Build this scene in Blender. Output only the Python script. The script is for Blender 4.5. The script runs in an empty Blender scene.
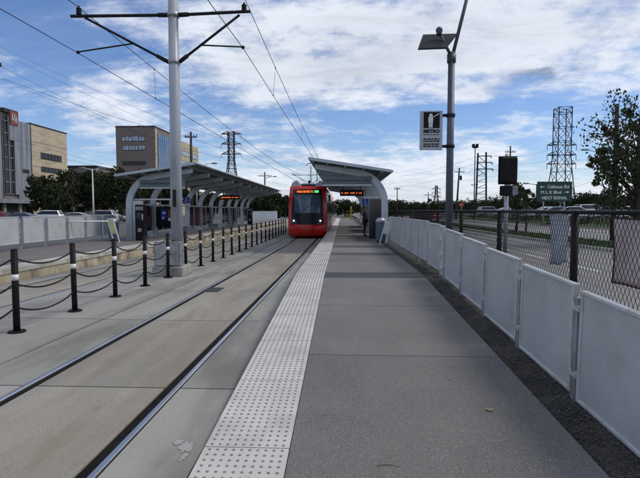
import bpy, math, random
from mathutils import Vector, Matrix, Euler
random.seed(7)
R = math.radians
sc = bpy.context.scene
col = sc.collection

# ------------------------------------------------------------------ camera
CZ = 1.86                                   # eye height above the level track far ahead
F = 481.0
cam_d = bpy.data.cameras.new('camera'); cam = bpy.data.objects.new('camera', cam_d); col.objects.link(cam)
cam.location = (0, 0, CZ)
cam.rotation_euler = (R(90 - 3.33), 0, R(2.62))
cam_d.sensor_width = 36; cam_d.lens = 36 * F / 640
cam_d.clip_start = 0.05; cam_d.clip_end = 6000
sc.camera = cam
CM = cam.rotation_euler.to_matrix()

def at(px, py, Y):
    """the point of the place seen at photo pixel (px, py), Y metres along the track"""
    d = CM @ Vector(((px - 320) / F, (239 - py) / F, -1))
    k = Y / d.y
    return Vector((d.x * k, Y, CZ + d.z * k))

# ------------------------------------------------------------------ materials
def mat(name, c1, c2=None, scale=4, rough=.7, metal=0, bump=0, bscale=60, detail=6, speck=None, speck_scale=300,
        island=0, spec=.5, emit=None, stretch=None, stain=None, stain_scale=.6, lohi=(.35, .65), gloss_var=0, tone=0, spots=None, holes=0):
    m = bpy.data.materials.new(name); m.use_nodes = True
    nt = m.node_tree; N = nt.nodes; L = nt.links
    b = N['Principled BSDF']
    b.inputs['Roughness'].default_value = rough; b.inputs['Metallic'].default_value = metal
    b.inputs['Specular IOR Level'].default_value = spec
    tc = N.new('ShaderNodeTexCoord'); oi = N.new('ShaderNodeObjectInfo')
    add = N.new('ShaderNodeVectorMath'); add.operation = 'MULTIPLY_ADD'
    mp = N.new('ShaderNodeMapping')
    if stretch: mp.inputs['Scale'].default_value = stretch
    L.new(tc.outputs['Object'], mp.inputs[0])
    sc_ = N.new('ShaderNodeVectorMath'); sc_.operation = 'ADD'
    mu = N.new('ShaderNodeMath'); mu.operation = 'MULTIPLY'; mu.inputs[1].default_value = 37.0
    L.new(oi.outputs['Random'], mu.inputs[0])
    L.new(mp.outputs[0], sc_.inputs[0]); L.new(mu.outputs[0], sc_.inputs[1])
    vec = sc_.outputs[0]
    N.remove(add)
    def noise(s, d=detail, rgh=.55):
        n = N.new('ShaderNodeTexNoise'); n.inputs['Scale'].default_value = s
        n.inputs['Detail'].default_value = d; n.inputs['Roughness'].default_value = rgh
        L.new(vec, n.inputs['Vector']); return n.outputs[0]
    def ramp(fac, a, c, lo, hi):
        r = N.new('ShaderNodeValToRGB'); r.color_ramp.elements[0].position = lo; r.color_ramp.elements[1].position = hi
        r.color_ramp.elements[0].color = (*a, 1); r.color_ramp.elements[1].color = (*c, 1)
        L.new(fac, r.inputs[0]); return r.outputs[0]
    def mix(kind, fac, a, c):
        x = N.new('ShaderNodeMix'); x.data_type = 'RGBA'; x.blend_type = kind
        if isinstance(fac, (int, float)): x.inputs[0].default_value = fac
        else: L.new(fac, x.inputs[0])
        for i, v in ((6, a), (7, c)):
            if isinstance(v, tuple): x.inputs[i].default_value = (*v, 1)
            else: L.new(v, x.inputs[i])
        return x.outputs[2]
    c2 = c2 or tuple(v * .8 for v in c1)
    if island:
        g = N.new('ShaderNodeNewGeometry')
        colr = ramp(g.outputs['Random Per Island'], c1, c2, 0, 1)
        nn = noise(scale)
        colr = mix('MIX', nn, colr, tuple((p + q) / 2 for p, q in zip(c1, c2)))
    else:
        colr = ramp(noise(scale), c1, c2, *lohi)
    if stain:
        st = ramp(noise(stain_scale, 9, .65), (0, 0, 0), (1, 1, 1), .48, .68)
        colr = mix('MIX', st, colr, stain)
    if speck:
        s = ramp(noise(speck_scale, 2, .5), (0, 0, 0), (1, 1, 1), .52, .62)
        colr = mix('MIX', s, colr, speck)
    if tone:
        g2 = N.new('ShaderNodeNewGeometry'); tr_ = ramp(g2.outputs['Random Per Island'], (1 - tone,)*3, (1 + tone,)*3, 0, 1)
        colr = mix('MULTIPLY', 1.0, colr, tr_)
    if spots:
        vo = N.new('ShaderNodeTexVoronoi'); vo.inputs['Scale'].default_value = 3.4; L.new(vec, vo.inputs['Vector'])
        sx = N.new('ShaderNodeSeparateColor'); L.new(vo.outputs['Color'], sx.inputs[0])
        th = N.new('ShaderNodeMath'); th.operation = 'MULTIPLY_ADD'; L.new(sx.outputs[0], th.inputs[0]); th.inputs[1].default_value = .16; th.inputs[2].default_value = -.075
        lt_ = N.new('ShaderNodeMath'); lt_.operation = 'LESS_THAN'; L.new(vo.outputs['Distance'], lt_.inputs[0]); L.new(th.outputs[0], lt_.inputs[1])
        f_ = N.new('ShaderNodeMath'); f_.operation = 'MULTIPLY'; f_.inputs[1].default_value = .6; L.new(lt_.outputs[0], f_.inputs[0])
        colr = mix('MIX', f_.outputs[0], colr, spots)
    if holes:
        xyz = N.new('ShaderNodeSeparateXYZ'); L.new(tc.outputs['Object'], xyz.inputs[0]); sq = []
        for ax in (1, 2):
            a_ = N.new('ShaderNodeMath'); a_.operation = 'PINGPONG'; a_.inputs[1].default_value = holes / 2; L.new(xyz.outputs[ax], a_.inputs[0])
            p_ = N.new('ShaderNodeMath'); p_.operation = 'POWER'; p_.inputs[1].default_value = 2; L.new(a_.outputs[0], p_.inputs[0]); sq.append(p_.outputs[0])
        sm_ = N.new('ShaderNodeMath'); sm_.operation = 'ADD'; L.new(sq[0], sm_.inputs[0]); L.new(sq[1], sm_.inputs[1])
        lt_ = N.new('ShaderNodeMath'); lt_.operation = 'LESS_THAN'; L.new(sm_.outputs[0], lt_.inputs[0]); lt_.inputs[1].default_value = (holes * .27) ** 2
        colr = mix('MIX', lt_.outputs[0], colr, (.17, .175, .18))
    L.new(colr, b.inputs['Base Color'])
    if gloss_var:
        mr = N.new('ShaderNodeMapRange'); mr.inputs['To Min'].default_value = rough - gloss_var; mr.inputs['To Max'].default_value = rough + gloss_var
        L.new(noise(scale * 1.7), mr.inputs['Value']); L.new(mr.outputs[0], b.inputs['Roughness'])
    if bump:
        bp = N.new('ShaderNodeBump'); bp.inputs['Strength'].default_value = bump; bp.inputs['Distance'].default_value = .01
        L.new(noise(bscale, 4), bp.inputs['Height']); L.new(bp.outputs[0], b.inputs['Normal'])
    if emit:
        b.inputs['Emission Color'].default_value = (*emit[0], 1); b.inputs['Emission Strength'].default_value = emit[1]
    return m

def glass_mat(name, tint, rough=.05, alpha=.35):
    m = bpy.data.materials.new(name); m.use_nodes = True
    nt = m.node_tree; N = nt.nodes; L = nt.links; out = N['Material Output']; N.remove(N['Principled BSDF'])
    t = N.new('ShaderNodeBsdfTransparent'); t.inputs[0].default_value = (*tint, 1)
    g = N.new('ShaderNodeBsdfGlossy'); g.inputs['Roughness'].default_value = rough; g.inputs[0].default_value = (.8, .85, .9, 1)
    f = N.new('ShaderNodeFresnel'); f.inputs[0].default_value = 1.5
    tcn = N.new('ShaderNodeTexCoord'); nz = N.new('ShaderNodeTexNoise'); nz.inputs['Scale'].default_value = 2.5
    L.new(tcn.outputs['Object'], nz.inputs['Vector'])
    mr = N.new('ShaderNodeMapRange'); mr.inputs['To Min'].default_value = .02; mr.inputs['To Max'].default_value = .16
    L.new(nz.outputs[0], mr.inputs['Value'])
    ad = N.new('ShaderNodeMath'); L.new(f.outputs[0], ad.inputs[0]); L.new(mr.outputs[0], ad.inputs[1])
    mx = N.new('ShaderNodeMixShader'); L.new(ad.outputs[0], mx.inputs[0]); L.new(t.outputs[0], mx.inputs[1]); L.new(g.outputs[0], mx.inputs[2])
    L.new(mx.outputs[0], out.inputs[0]); return m

M = dict(
    ground=mat('ground', (.10, .095, .075), (.07, .075, .05), .3, .95, bump=.3, bscale=20),
    slab=mat('slab_concrete', (.32, .305, .27), (.235, .228, .205), .9, .88, bump=.25, bscale=90, speck=(.17, .165, .15), speck_scale=240, tone=.10, spots=(.11, .105, .095),
             stain=(.165, .155, .135), stain_scale=.9, stretch=(1.6, .45, 1)),
    slab_mid=mat('slab_between_rails', (.34, .31, .255), (.24, .22, .185), .8, .9, bump=.25, bscale=90, speck=(.15, .14, .12), speck_scale=200, tone=.10, spots=(.13, .11, .09),
                 stain=(.22, .185, .135), stain_scale=1.1, stretch=(2.0, .35, 1)),
    groove=mat('groove_dark', (.018, .017, .015), (.03, .027, .022), 9, .95),  # near-black bed seen through the joints and gaps
    rail_steel=mat('rail_steel', (.62, .63, .66), (.40, .39, .38), 2, .28, .9, stretch=(6, .3, 1), gloss_var=.12),
    platform=mat('platform_paving', (.140, .130, .118), (.108, .100, .091), 1.1, .92, bump=.6, bscale=140, speck=(.29, .28, .27), speck_scale=170, tone=.09, spots=(.055, .053, .052),
                 stain=(.092, .089, .087), stain_scale=.8),
    platform_light=mat('platform_paving_pale', (.200, .185, .170), (.16, .15, .14), 1.3, .9, bump=.4, bscale=140, speck=(.12, .115, .11), speck_scale=120),
    platform_dark=mat('platform_paving_dark', (.062, .060, .066), (.045, .044, .048), 2, .9, bump=.4, bscale=140, speck=(.10, .10, .11), speck_scale=120),
    tactile=mat('tactile_tile', (.56, .53, .49), (.48, .455, .42), 2.2, .85, bump=.15, bscale=150, stain=(.36, .345, .32), stain_scale=1.6),
    gap_dark=mat('rail_gap_shade', (.006, .006, .006), (.012, .011, .010), 9, .9, spec=.15),  # flat black for the strips that stand in for groove shade
    dome=mat('tactile_dome', (.16, .155, .15), (.22, .215, .205), 12, .9),  # darker grey holds the shading of the domes and dirt around them
    kerb=mat('kerb_concrete', (.50, .48, .43), (.36, .34, .30), 1.5, .9, bump=.3, bscale=60, stain=(.25, .22, .17), stain_scale=1.2),
    kerb_face=mat('kerb_face', (.50, .44, .31), (.34, .29, .20), 1.1, .92, bump=.4, bscale=30, stain=(.06, .045, .03), stain_scale=1.5, stretch=(1, 1, .5)),
    left_paving=mat('left_paving', (.15, .13, .12), (.10, .09, .085), .8, .92, bump=.4, bscale=80, speck=(.2, .18, .17), speck_scale=70),
    gravel=mat('gravel', (.009, .009, .010), (.024, .023, .022), 25, .95, bump=1.0, bscale=45, speck=(.085, .08, .072), speck_scale=60,
               stain=(.075, .055, .032), stain_scale=1.3),
    pebble=mat('pebble_stone', (.010, .010, .011), (.15, .135, .115), 3, .9, island=1),
    asphalt=mat('road_asphalt', (.27, .26, .25), (.22, .215, .21), .5, .93, bump=.3, bscale=40, speck=(.12, .118, .115), speck_scale=30, stretch=(1, .2, 1)),
    lot=mat('parking_asphalt', (.09, .09, .09), (.065, .065, .066), .3, .93, bump=.3, bscale=30),
    road_paint=mat('road_paint', (.72, .72, .70), (.5, .5, .48), 6, .8),
    grass=mat('grass_turf', (.040, .075, .016), (.075, .105, .032), .7, .95, bump=1, bscale=14, speck=(.025, .045, .012), speck_scale=9),
    blade=mat('grass_blade', (.035, .070, .014), (.09, .12, .04), 1, .9, island=1),
    panel=mat('panel_white', (.56, .57, .58), (.48, .49, .497), 1.4, .5, .0, bump=.12, bscale=220, holes=.016, stain=(.42, .42, .415), stain_scale=1.7),
    panel_frame=mat('panel_frame', (.56, .58, .60), (.47, .485, .50), 3, .4, .15, stain=(.42, .40, .36), stain_scale=5),
    galv=mat('galvanised', (.42, .44, .47), (.33, .345, .37), 5, .42, .55, stain=(.28, .27, .25), stain_scale=4),
    black=mat('black_paint', (.007, .007, .008), (.013, .0125, .0125), 6, .6, bump=.05, spec=.18),
    rubber=mat('black_rubber', (.008, .008, .008), (.014, .014, .014), 6, .8, spec=.2),
    band=mat('reflective_band', (.80, .80, .78), (.62, .62, .60), 8, .5),
    pole_grey=mat('pole_grey', (.40, .42, .46), (.33, .345, .38), 1.8, .42, .15, stain=(.26, .27, .30), stain_scale=2.5, stretch=(1, 1, .3)),
    pole_dark=mat('pole_dark', (.075, .085, .11), (.055, .06, .08), 2, .5, .1, stretch=(1, 1, .3)),
    steel_dark=mat('steel_dark', (.018, .018, .021), (.010, .010, .012), 4, .6, .1, spec=.25),
    lattice=mat('lattice_steel', (.026, .028, .034), (.016, .017, .021), 1, .7, .1, spec=.25),
    wire=mat('wire_copper', (.012, .013, .018), (.02, .02, .026), 5, .7, 0, spec=.2),
    timber=mat('pole_timber', (.048, .04, .036), (.028, .024, .022), 4, .9, stretch=(6, 6, .4)),
    cabinet=mat('cabinet_steel', (.27, .28, .29), (.20, .205, .21), 3, .5, .2, stain=(.16, .155, .15), stain_scale=4),
    concrete=mat('plinth_concrete', (.38, .37, .34), (.27, .26, .24), 4, .9, bump=.3, bscale=40, stain=(.16, .15, .13), stain_scale=3),
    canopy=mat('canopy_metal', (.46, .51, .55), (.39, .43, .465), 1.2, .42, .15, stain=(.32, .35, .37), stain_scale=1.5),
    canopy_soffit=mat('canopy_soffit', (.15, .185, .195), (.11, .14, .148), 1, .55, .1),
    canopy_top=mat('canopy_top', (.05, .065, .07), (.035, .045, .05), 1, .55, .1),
    glass=glass_mat('shelter_glass', (.50, .56, .58)),
    dark_glass=mat('dark_glass', (.006, .008, .010), (.014, .018, .022), 2, .12, 0, spec=.6),
    windscreen=mat('tram_windscreen', (.085, .135, .185), (.04, .065, .095), .9, .08, 0, spec=.7),  # blue-grey base colour carries the reflected sky
    tram_red=mat('tram_red', (.66, .022, .012), (.54, .016, .010), 1.3, .28, 0, spec=.5, stain=(.40, .02, .014), stain_scale=1.6),
    tram_grey=mat('tram_silver', (.40, .42, .46), (.28, .30, .33), 2, .35, .4),
    tram_black=mat('tram_black', (.007, .007, .008), (.012, .012, .013), 2, .3, spec=.3),
    lamp_white=mat('lamp_lit', (.9, .9, .85), (.9, .9, .85), 1, .3, emit=((1, .95, .85), 1.2)),
    led=mat('led_orange', (.6, .12, .02), (.5, .10, .02), 1, .5, emit=((1, .17, .03), 1.3)),
    led_green=mat('led_green', (.05, .5, .12), (.05, .4, .1), 1, .5, emit=((.08, .9, .22), .9)),
    sign_grey=mat('sign_face', (.46, .48, .50), (.39, .41, .43), 4, .5, stain=(.33, .34, .35), stain_scale=5),
    sign_green=mat('sign_green', (.012, .055, .042), (.008, .040, .032), 4, .5),
    white_paint=mat('white_paint', (.74, .74, .72), (.62, .62, .60), 4, .5),
    sign_red=mat('sign_red', (.45, .03, .025), (.36, .03, .025), 4, .5),
    sign_blue=mat('sign_blue', (.012, .05, .40), (.01, .04, .32), 4, .4),
    yellow=mat('yellow_paint', (.38, .27, .03), (.28, .20, .03), 5, .6),
    notice=mat('notice_yellow', (.62, .62, .26), (.48, .50, .24), 5, .6),
    bin_blue=mat('bin_blue', (.13, .19, .27), (.09, .13, .19), 4, .5),
    banner_blue=mat('banner_cloth_pale', (.54, .56, .60), (.40, .42, .48), 5, .85, bump=.4, bscale=9, stretch=(1, 1, .6)),
    banner_brown=mat('banner_cloth_brown', (.60, .49, .47), (.48, .39, .38), 3, .85, bump=.4, bscale=9, stain=(.66, .58, .56), stain_scale=2),
    banner_hem=mat('banner_hem', (.13, .02, .02), (.06, .02, .02), 6, .85),
    brick_tan=mat('building_tan', (.54, .45, .32), (.44, .365, .255), .35, .9, stain=(.36, .30, .215), stain_scale=.25, stretch=(1, 1, 2.5)),
    brick_brown=mat('building_brown', (.225, .185, .155), (.17, .14, .12), .6, .9, stretch=(1, 1, 6)),
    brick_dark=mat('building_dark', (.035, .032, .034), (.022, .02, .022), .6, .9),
    clad=mat('cladding_silver', (.32, .335, .35), (.16, .17, .185), .5, .4, .3, stretch=(1, 3, .2)),
    pane=mat('building_pane', (.012, .018, .026), (.007, .010, .014), .4, .2, spec=.4),
    pane_blue=mat('building_pane_blue', (.07, .16, .32), (.035, .09, .20), .25, .10, spec=.8),
    pane_pale=mat('building_pane_pale', (.52, .60, .66), (.16, .22, .30), .9, .2),
    logo=mat('logo_red', (.27, .055, .035), (.20, .04, .028), 1, .6),
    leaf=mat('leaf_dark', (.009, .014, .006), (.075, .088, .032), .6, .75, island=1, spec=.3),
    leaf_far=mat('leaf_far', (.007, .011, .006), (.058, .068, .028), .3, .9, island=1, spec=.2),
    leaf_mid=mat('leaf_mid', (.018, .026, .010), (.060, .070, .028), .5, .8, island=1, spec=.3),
    bark=mat('bark', (.045, .036, .028), (.026, .021, .017), 5, .95, bump=.6, bscale=20, stretch=(3, 3, .5)),
    tyre=mat('tyre', (.012, .012, .012), (.02, .02, .02), 6, .85),
    rim=mat('rim', (.45, .46, .48), (.35, .36, .38), 6, .35, .7),
    skin=mat('skin', (.18, .095, .06), (.15, .08, .05), 8, .6),
    hair=mat('hair', (.012, .01, .009), (.02, .016, .014), 20, .7),
    cloth_dark=mat('cloth_dark', (.014, .015, .024), (.022, .022, .03), 8, .9),
    cloth_white=mat('cloth_white', (.66, .66, .68), (.55, .55, .58), 8, .9),
    leaf_litter=mat('leaf_litter', (.34, .26, .13), (.22, .16, .08), 30, .8),
    twig=mat('twig', (.32, .27, .21), (.22, .19, .15), 30, .9),
    chalk=mat('paint_smear', (.345, .335, .31), (.29, .28, .255), 28, .95),
    plate=mat('drain_plate', (.03, .032, .036), (.05, .05, .052), 9, .6, .4),
)
def paint(name, c): return mat(name, c, tuple(v * .8 for v in c), 1.5, .28, .1, spec=.5)
CARP = dict(white=paint('car_white', (.75, .76, .78)), silver=paint('car_silver', (.42, .44, .47)), red=paint('car_red', (.36, .018, .015)),
            blue=paint('car_blue', (.10, .15, .25)), black=paint('car_black', (.02, .02, .024)), grey=paint('car_grey', (.16, .17, .18)))

# ------------------------------------------------------------------ mesh builder
class MB:
    def __init__(s): s.v = []; s.f = []; s.sm = []; s.mi = []
    def face(s, idx, sm=0, mi=0): s.f.append(tuple(idx)); s.sm.append(sm); s.mi.append(mi)
    def quad(s, a, b, c, d, mi=0, sm=0):
        n = len(s.v); s.v += [tuple(a), tuple(b), tuple(c), tuple(d)]; s.face((n, n+1, n+2, n+3), sm, mi)
    def hexa(s, p, mi=0):
        n = len(s.v); s.v += [tuple(q) for q in p]
        for f in ((0,3,2,1),(4,5,6,7),(0,1,5,4),(1,2,6,5),(2,3,7,6),(3,0,4,7)): s.face([n+i for i in f], 0, mi)
    def box(s, x0, x1, y0, y1, z0, z1, mi=0):
        s.hexa([(x0,y0,z0),(x1,y0,z0),(x1,y1,z0),(x0,y1,z0),(x0,y0,z1),(x1,y0,z1),(x1,y1,z1),(x0,y1,z1)], mi)
    def bbox(s, x0, x1, y0, y1, z0, z1, b=.01, mi=0):
        """box with chamfered edges"""
        n = len(s.v); X = (x0, x0+b, x1-b, x1); Y = (y0, y0+b, y1-b, y1); Z = (z0, z0+b, z1-b, z1)
        idx = {}
        def V(i, j, k):
            if (i, j, k) not in idx: idx[(i, j, k)] = len(s.v); s.v.append((X[i], Y[j], Z[k]))
            return idx[(i, j, k)]
        fs = [[(1,1,0),(1,2,0),(2,2,0),(2,1,0)], [(1,1,3),(2,1,3),(2,2,3),(1,2,3)], [(1,0,1),(2,0,1),(2,0,2),(1,0,2)],
              [(1,3,1),(1,3,2),(2,3,2),(2,3,1)], [(0,1,1),(0,1,2),(0,2,2),(0,2,1)], [(3,1,1),(3,2,1),(3,2,2),(3,1,2)]]
        for i, a in ((1, 0), (2, 3)):
            for j, c in ((1, 0), (2, 3)):
                fs.append([(i, j, 0) if 0 else (a, j, 1), (a, j, 2), (i, c, 2), (i, c, 1)])
        for i, a in ((1, 0), (2, 3)):
            for k, c in ((1, 0), (2, 3)):
                fs.append([(a, 1, k), (a, 2, k), (i, 2, c), (i, 1, c)])
        for j, a in ((1, 0), (2, 3)):
            for k, c in ((1, 0), (2, 3)):
                fs.append([(1, a, k), (2, a, k), (2, j, c), (1, j, c)])
        for i, a in ((1, 0), (2, 3)):
            for j, c in ((1, 0), (2, 3)):
                for k, e in ((1, 0), (2, 3)):
                    fs.append([(a, j, k), (i, c, k), (i, j, e)])
        for f in fs: s.face([V(*q) for q in f], 0, mi)
    def tube(s, pts, r, n=8, cap=True, mi=0, sm=1):
        pts = [Vector(p) for p in pts]; k = len(pts)
        rs = r if isinstance(r, (list, tuple)) else [r] * k
        base = len(s.v)
        up = None
        for i, p in enumerate(pts):
            t = (pts[min(i+1, k-1)] - pts[max(i-1, 0)]).normalized()
            if up is None: up = Vector((0, 0, 1)) if abs(t.z) < .9 else Vector((1, 0, 0))
            a = t.cross(up).normalized(); b = t.cross(a).normalized()
            for j in range(n):
                an = 2 * math.pi * j / n
                s.v.append(tuple(p + (a * math.cos(an) + b * math.sin(an)) * rs[i]))
        for i in range(k - 1):
            for j in range(n):
                j2 = (j + 1) % n
                s.face((base+i*n+j, base+i*n+j2, base+(i+1)*n+j2, base+(i+1)*n+j), sm, mi)
        if cap:
            s.face([base + j for j in range(n)][::-1], 0, mi); s.face([base + (k-1)*n + j for j in range(n)], 0, mi)
    def cyl(s, x, y, z0, z1, r0, r1=None, n=16, mi=0): s.tube([(x, y, z0), (x, y, z1)], [r0, r0 if r1 is None else r1], n, True, mi)
    def bar(s, a, b, w, h=None, mi=0):
        """square bar from a to b"""
        a, b = Vector(a), Vector(b); h = h or w; t = (b - a).normalized()
        up = Vector((0, 0, 1)) if abs(t.z) < .95 else Vector((0, 1, 0))
        u = t.cross(up).normalized() * w / 2; v = u.cross(t).normalized() * h / 2
        s.hexa([a-u-v, a+u-v, a+u+v, a-u+v, b-u-v, b+u-v, b+u+v, b-u+v], mi)
    def prism(s, poly, axis, a, b, mi=0, sm=0):
        """polygon (2D) extruded along an axis between a and b; axis 'y': poly is (x,z); 'x': (y,z); 'z': (x,y)"""
        def P(p, t): return {'y': (p[0], t, p[1]), 'x': (t, p[0], p[1]), 'z': (p[0], p[1], t)}[axis]
        n = len(s.v); k = len(poly)
        s.v += [P(p, a) for p in poly] + [P(p, b) for p in poly]
        s.face(range(n, n+k)[::-1], 0, mi); s.face(range(n+k, n+2*k), 0, mi)
        for i in range(k): j = (i + 1) % k; s.face((n+i, n+j, n+k+j, n+k+i), sm, mi)
    def sphere(s, c, r, n=10, m=6, mi=0):
        rr = r if isinstance(r, (tuple, list)) else (r, r, r)
        base = len(s.v)
        for i in range(m + 1):
            th = math.pi * i / m
            for j in range(n):
                ph = 2 * math.pi * j / n
                s.v.append((c[0]+rr[0]*math.sin(th)*math.cos(ph), c[1]+rr[1]*math.sin(th)*math.sin(ph), c[2]+rr[2]*math.cos(th)))
        for i in range(m):
            for j in range(n):
                j2 = (j+1) % n; s.face((base+i*n+j, base+(i+1)*n+j, base+(i+1)*n+j2, base+i*n+j2), 1, mi)
    def text(s, string, o, size, w=None, facing='-y', depth=.004, mi=0, align='CENTER', bold=0):
        cu = bpy.data.curves.new('txt', 'FONT'); cu.body = string; cu.size = size; cu.align_x = align; cu.extrude = depth / 2
        cu.resolution_u = 3; cu.offset = bold
        ob = bpy.data.objects.new('txt', cu); col.objects.link(ob)
        me = bpy.data.meshes.new_from_object(ob.evaluated_get(bpy.context.evaluated_depsgraph_get()))
        vs = [v.co.copy() for v in me.vertices]
        if vs:
            x0 = min(v.x for v in vs); x1 = max(v.x for v in vs); k = (w / (x1 - x0)) if w else 1
            n = len(s.v)
            for v in vs:
                x, y, z = v.x * k, v.y, v.z
                s.v.append({'-y': (o[0]+x, o[1]-z, o[2]+y), '+x': (o[0]+z, o[1]+x, o[2]+y)}[facing])
            for p in me.polygons: s.face([n + i for i in p.vertices], 0, mi)
        bpy.data.objects.remove(ob); bpy.data.curves.remove(cu); bpy.data.meshes.remove(me)
    def build(s, name, m, parent=None, world=False, kind=None, label=None, origin=None):
        me = bpy.data.meshes.new(name)
        off = Vector((0, 0, 0))
        if origin is not None: off = Vector(origin)
        elif world and parent is not None:
            off = Vector(parent.location)
            if parent.parent is not None: off = off + parent.parent.location
        me.from_pydata([tuple(Vector(v) - off) for v in s.v], [], s.f)
        for mm in (m if isinstance(m, (list, tuple)) else [m]): me.materials.append(mm)
        me.polygons.foreach_set('use_smooth', [bool(x) for x in s.sm])
        me.polygons.foreach_set('material_index', s.mi)
        me.update()
        o = bpy.data.objects.new(name, me); col.objects.link(o)
        if parent is not None: o.parent = parent
        elif origin is not None: o.location = origin
        if kind: o['kind'] = kind
        if label: o['label'] = label
        return o

def tag(o, label, cat, group=None, kind=None):
    o['label'] = label; o['category'] = cat
    if group: o['group'] = group
    if kind: o['kind'] = kind
    return o
def thing(name, label, cat, loc=(0, 0, 0), group=None, rz=0):
    o = bpy.data.objects.new(name, None); col.objects.link(o); o.location = loc; o.rotation_euler = (0, 0, rz); o.empty_display_size = .2
    return tag(o, label, cat, group)
def dup(root, loc=None, label=None, rz=None, group=None):
    def cp(o, par):
        c = o.copy(); col.objects.link(c)
        if par is not None: c.parent = par
        for ch in [x for x in o.children]: cp(ch, c)
        return c
    r = cp(root, None)
    if loc is not None: r.location = loc
    if rz is not None: r.rotation_euler = (0, 0, rz)
    if label: r['label'] = label
    if group: r['group'] = group
    return r
ORD = ['first', 'second', 'third', 'fourth', 'fifth', 'sixth', 'seventh', 'eighth', 'ninth', 'tenth', 'eleventh', 'twelfth', 'thirteenth',
       'fourteenth', 'fifteenth', 'sixteenth', 'seventeenth', 'eighteenth', 'nineteenth', 'twentieth', 'twenty-first', 'twenty-second', 'twenty-third', 'twenty-fourth']
def solo(mb, name, m, label, cat, origin, group=None): return tag(mb.build(name, m, origin=origin), label, cat, group)

# ------------------------------------------------------------------ levels along the line
def zt(Y): return max(0.0, .17 - .0085 * Y)                       # track paving falls gently away
def pz(Y):                                                         # platform: ramp up, then level
    if Y < 10.3: z = .002 + .0493 * Y
    else: z = .51 - min(1, (Y - 10.3) / 14) * .06
    return max(z, zt(Y) + .012) if Y < 2.899 else z
PL = .42                                                           # far platform level
KINKS = [2.9, 10.3, 20, 24.3]

def slabs(mb, x0, x1, joints, gap, zf, th, mi=0, ramp=False):
    for a, b in zip(joints[:-1], joints[1:]):
        ys = [a + gap/2] + [k for k in (KINKS if ramp or zf is pz else KINKS[2:3]) if a + gap < k < b - gap] + [b - gap/2]
        for p, q in zip(ys[:-1], ys[1:]):
            mb.hexa([(x0,p,zf(p)-th),(x1,p,zf(p)-th),(x1,q,zf(q)-th),(x0,q,zf(q)-th),(x0,p,zf(p)),(x1,p,zf(p)),(x1,q,zf(q)),(x0,q,zf(q))], mi)
def sheet(mb, x0, x1, ys, zf, mi=0):
    for p, q in zip(ys[:-1], ys[1:]):
        mb.quad((x0,p,zf(p)), (x1,p,zf(p)), (x1,q,zf(q)), (x0,q,zf(q)), mi)

# ------------------------------------------------------------------ setting: ground, tracks, platforms, road
g = MB(); g.quad((-1500,-300,-.35), (1500,-300,-.35), (1500,2500,-.35), (-1500,2500,-.35)); g.build('ground', M['ground'], kind='structure')
YE = 140
b = MB(); sheet(b, -8.28, -.98, [-8] + KINKS + [YE], lambda y: zt(y) - .075); b.build('track_bed', M['groove'], kind='structure')
J = [-8 + .54 + 3 * i for i in range(0, 50)]                       # joints at 3.54, 6.54 ...
def track_strip(x0, x1, mid, jit):
    mb = MB(); slabs(mb, x0, x1, J, .022, lambda y: zt(y) + jit, .06)
    mb.build('track_paving', M['slab_mid'] if mid else M['slab'], kind='structure')
TX = -2.37
def track(cx, ordn):
    track_strip(cx - .638, cx + .638, True, 0)
    for s, nm in ((-1, 'left'), (1, 'right')):
        mb = MB(); rx = cx + s * .755
        # rail head, with its running band a touch higher
        prof = [(-.026, -.07), (-.026, -.002), (-.018, .005), (.018, .005), (.026, -.002), (.026, -.07)]
        ys = [-8] + KINKS + [YE]
        for p, q in zip(ys[:-1], ys[1:]):
            n = len(mb.v); k = len(prof)
            for y in (p, q): mb.v += [(rx + x, y, zt(y) + z) for x, z in prof]
            for i in range(k - 1): mb.face((n+i+1, n+i, n+k+i, n+k+i+1))
        o = mb.build('tram_rail', M['rail_steel'], origin=(rx, 0, 0))
        tag(o, f'{nm} steel running rail of the {ordn}, set in the concrete', 'rail', 'steel running rails')
b = MB()
for cx in (TX, -6.93):
    for s_ in (-1, 1):
        for a_, c_ in ((.640, .728), (.782, .795)):
            sheet(b, min(cx + s_*a_, cx + s_*c_), max(cx + s_*a_, cx + s_*c_), [-8] + KINKS + [YE], lambda y: zt(y) - .014)
b.build('rail_gap_shade', M['gap_dark'], kind='structure')  # black strips added over the rail gaps so the grooves read dark
track(TX, 'track the red tram stands on'); track(-6.93, 'track beside the far left platform')
track_strip(TX + .80, -1.00, False, 0)
track_strip(-3.84, TX - .80, False, 0)
track_strip(-5.46, -3.86, False, .012)
track_strip(-6.93 + .80, -5.48, False, 0)
track_strip(-8.27, -6.93 - .80, False, 0)

# right platform
b = MB(); jn = [-3.92] + [-1.63 + 2.29 * i for i in range(1, 60)]
jp = [j for j in jn]
far = [10.55]; i = 0
random.seed(3)
while far[-1] < 95: far.append(far[-1] + (2.2, 2.2, .9, 2.4, 1.1, 3.0)[i % 6]); i += 1
near = [-6, -3.9, -1.61, .68, 2.9, 5.27, 7.53, 9.86]
slabs(b, -.365, 1.72, near, .014, pz, .4, 0)
slabs(b, -.365, 1.72, [9.86, 10.55], .014, pz, .4, 2)
for k, (p, q) in enumerate(zip(far[:-1], far[1:])): slabs(b, -.365, 1.72, [p, q], .02, pz, .4, (1, 0, 2, 1, 2, 0)[k % 6] if p > 12 else (1, 0)[k % 2])
b.build('platform', [M['platform'], M['platform_light'], M['platform_dark']], kind='structure')
b = MB(); sheet(b, -.98, 1.72, [-6] + KINKS + [95], lambda y: pz(y) - .03); b.build('platform_base', M['groove'], kind='structure')
b = MB(); ky = [-6] + KINKS + [95]
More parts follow.
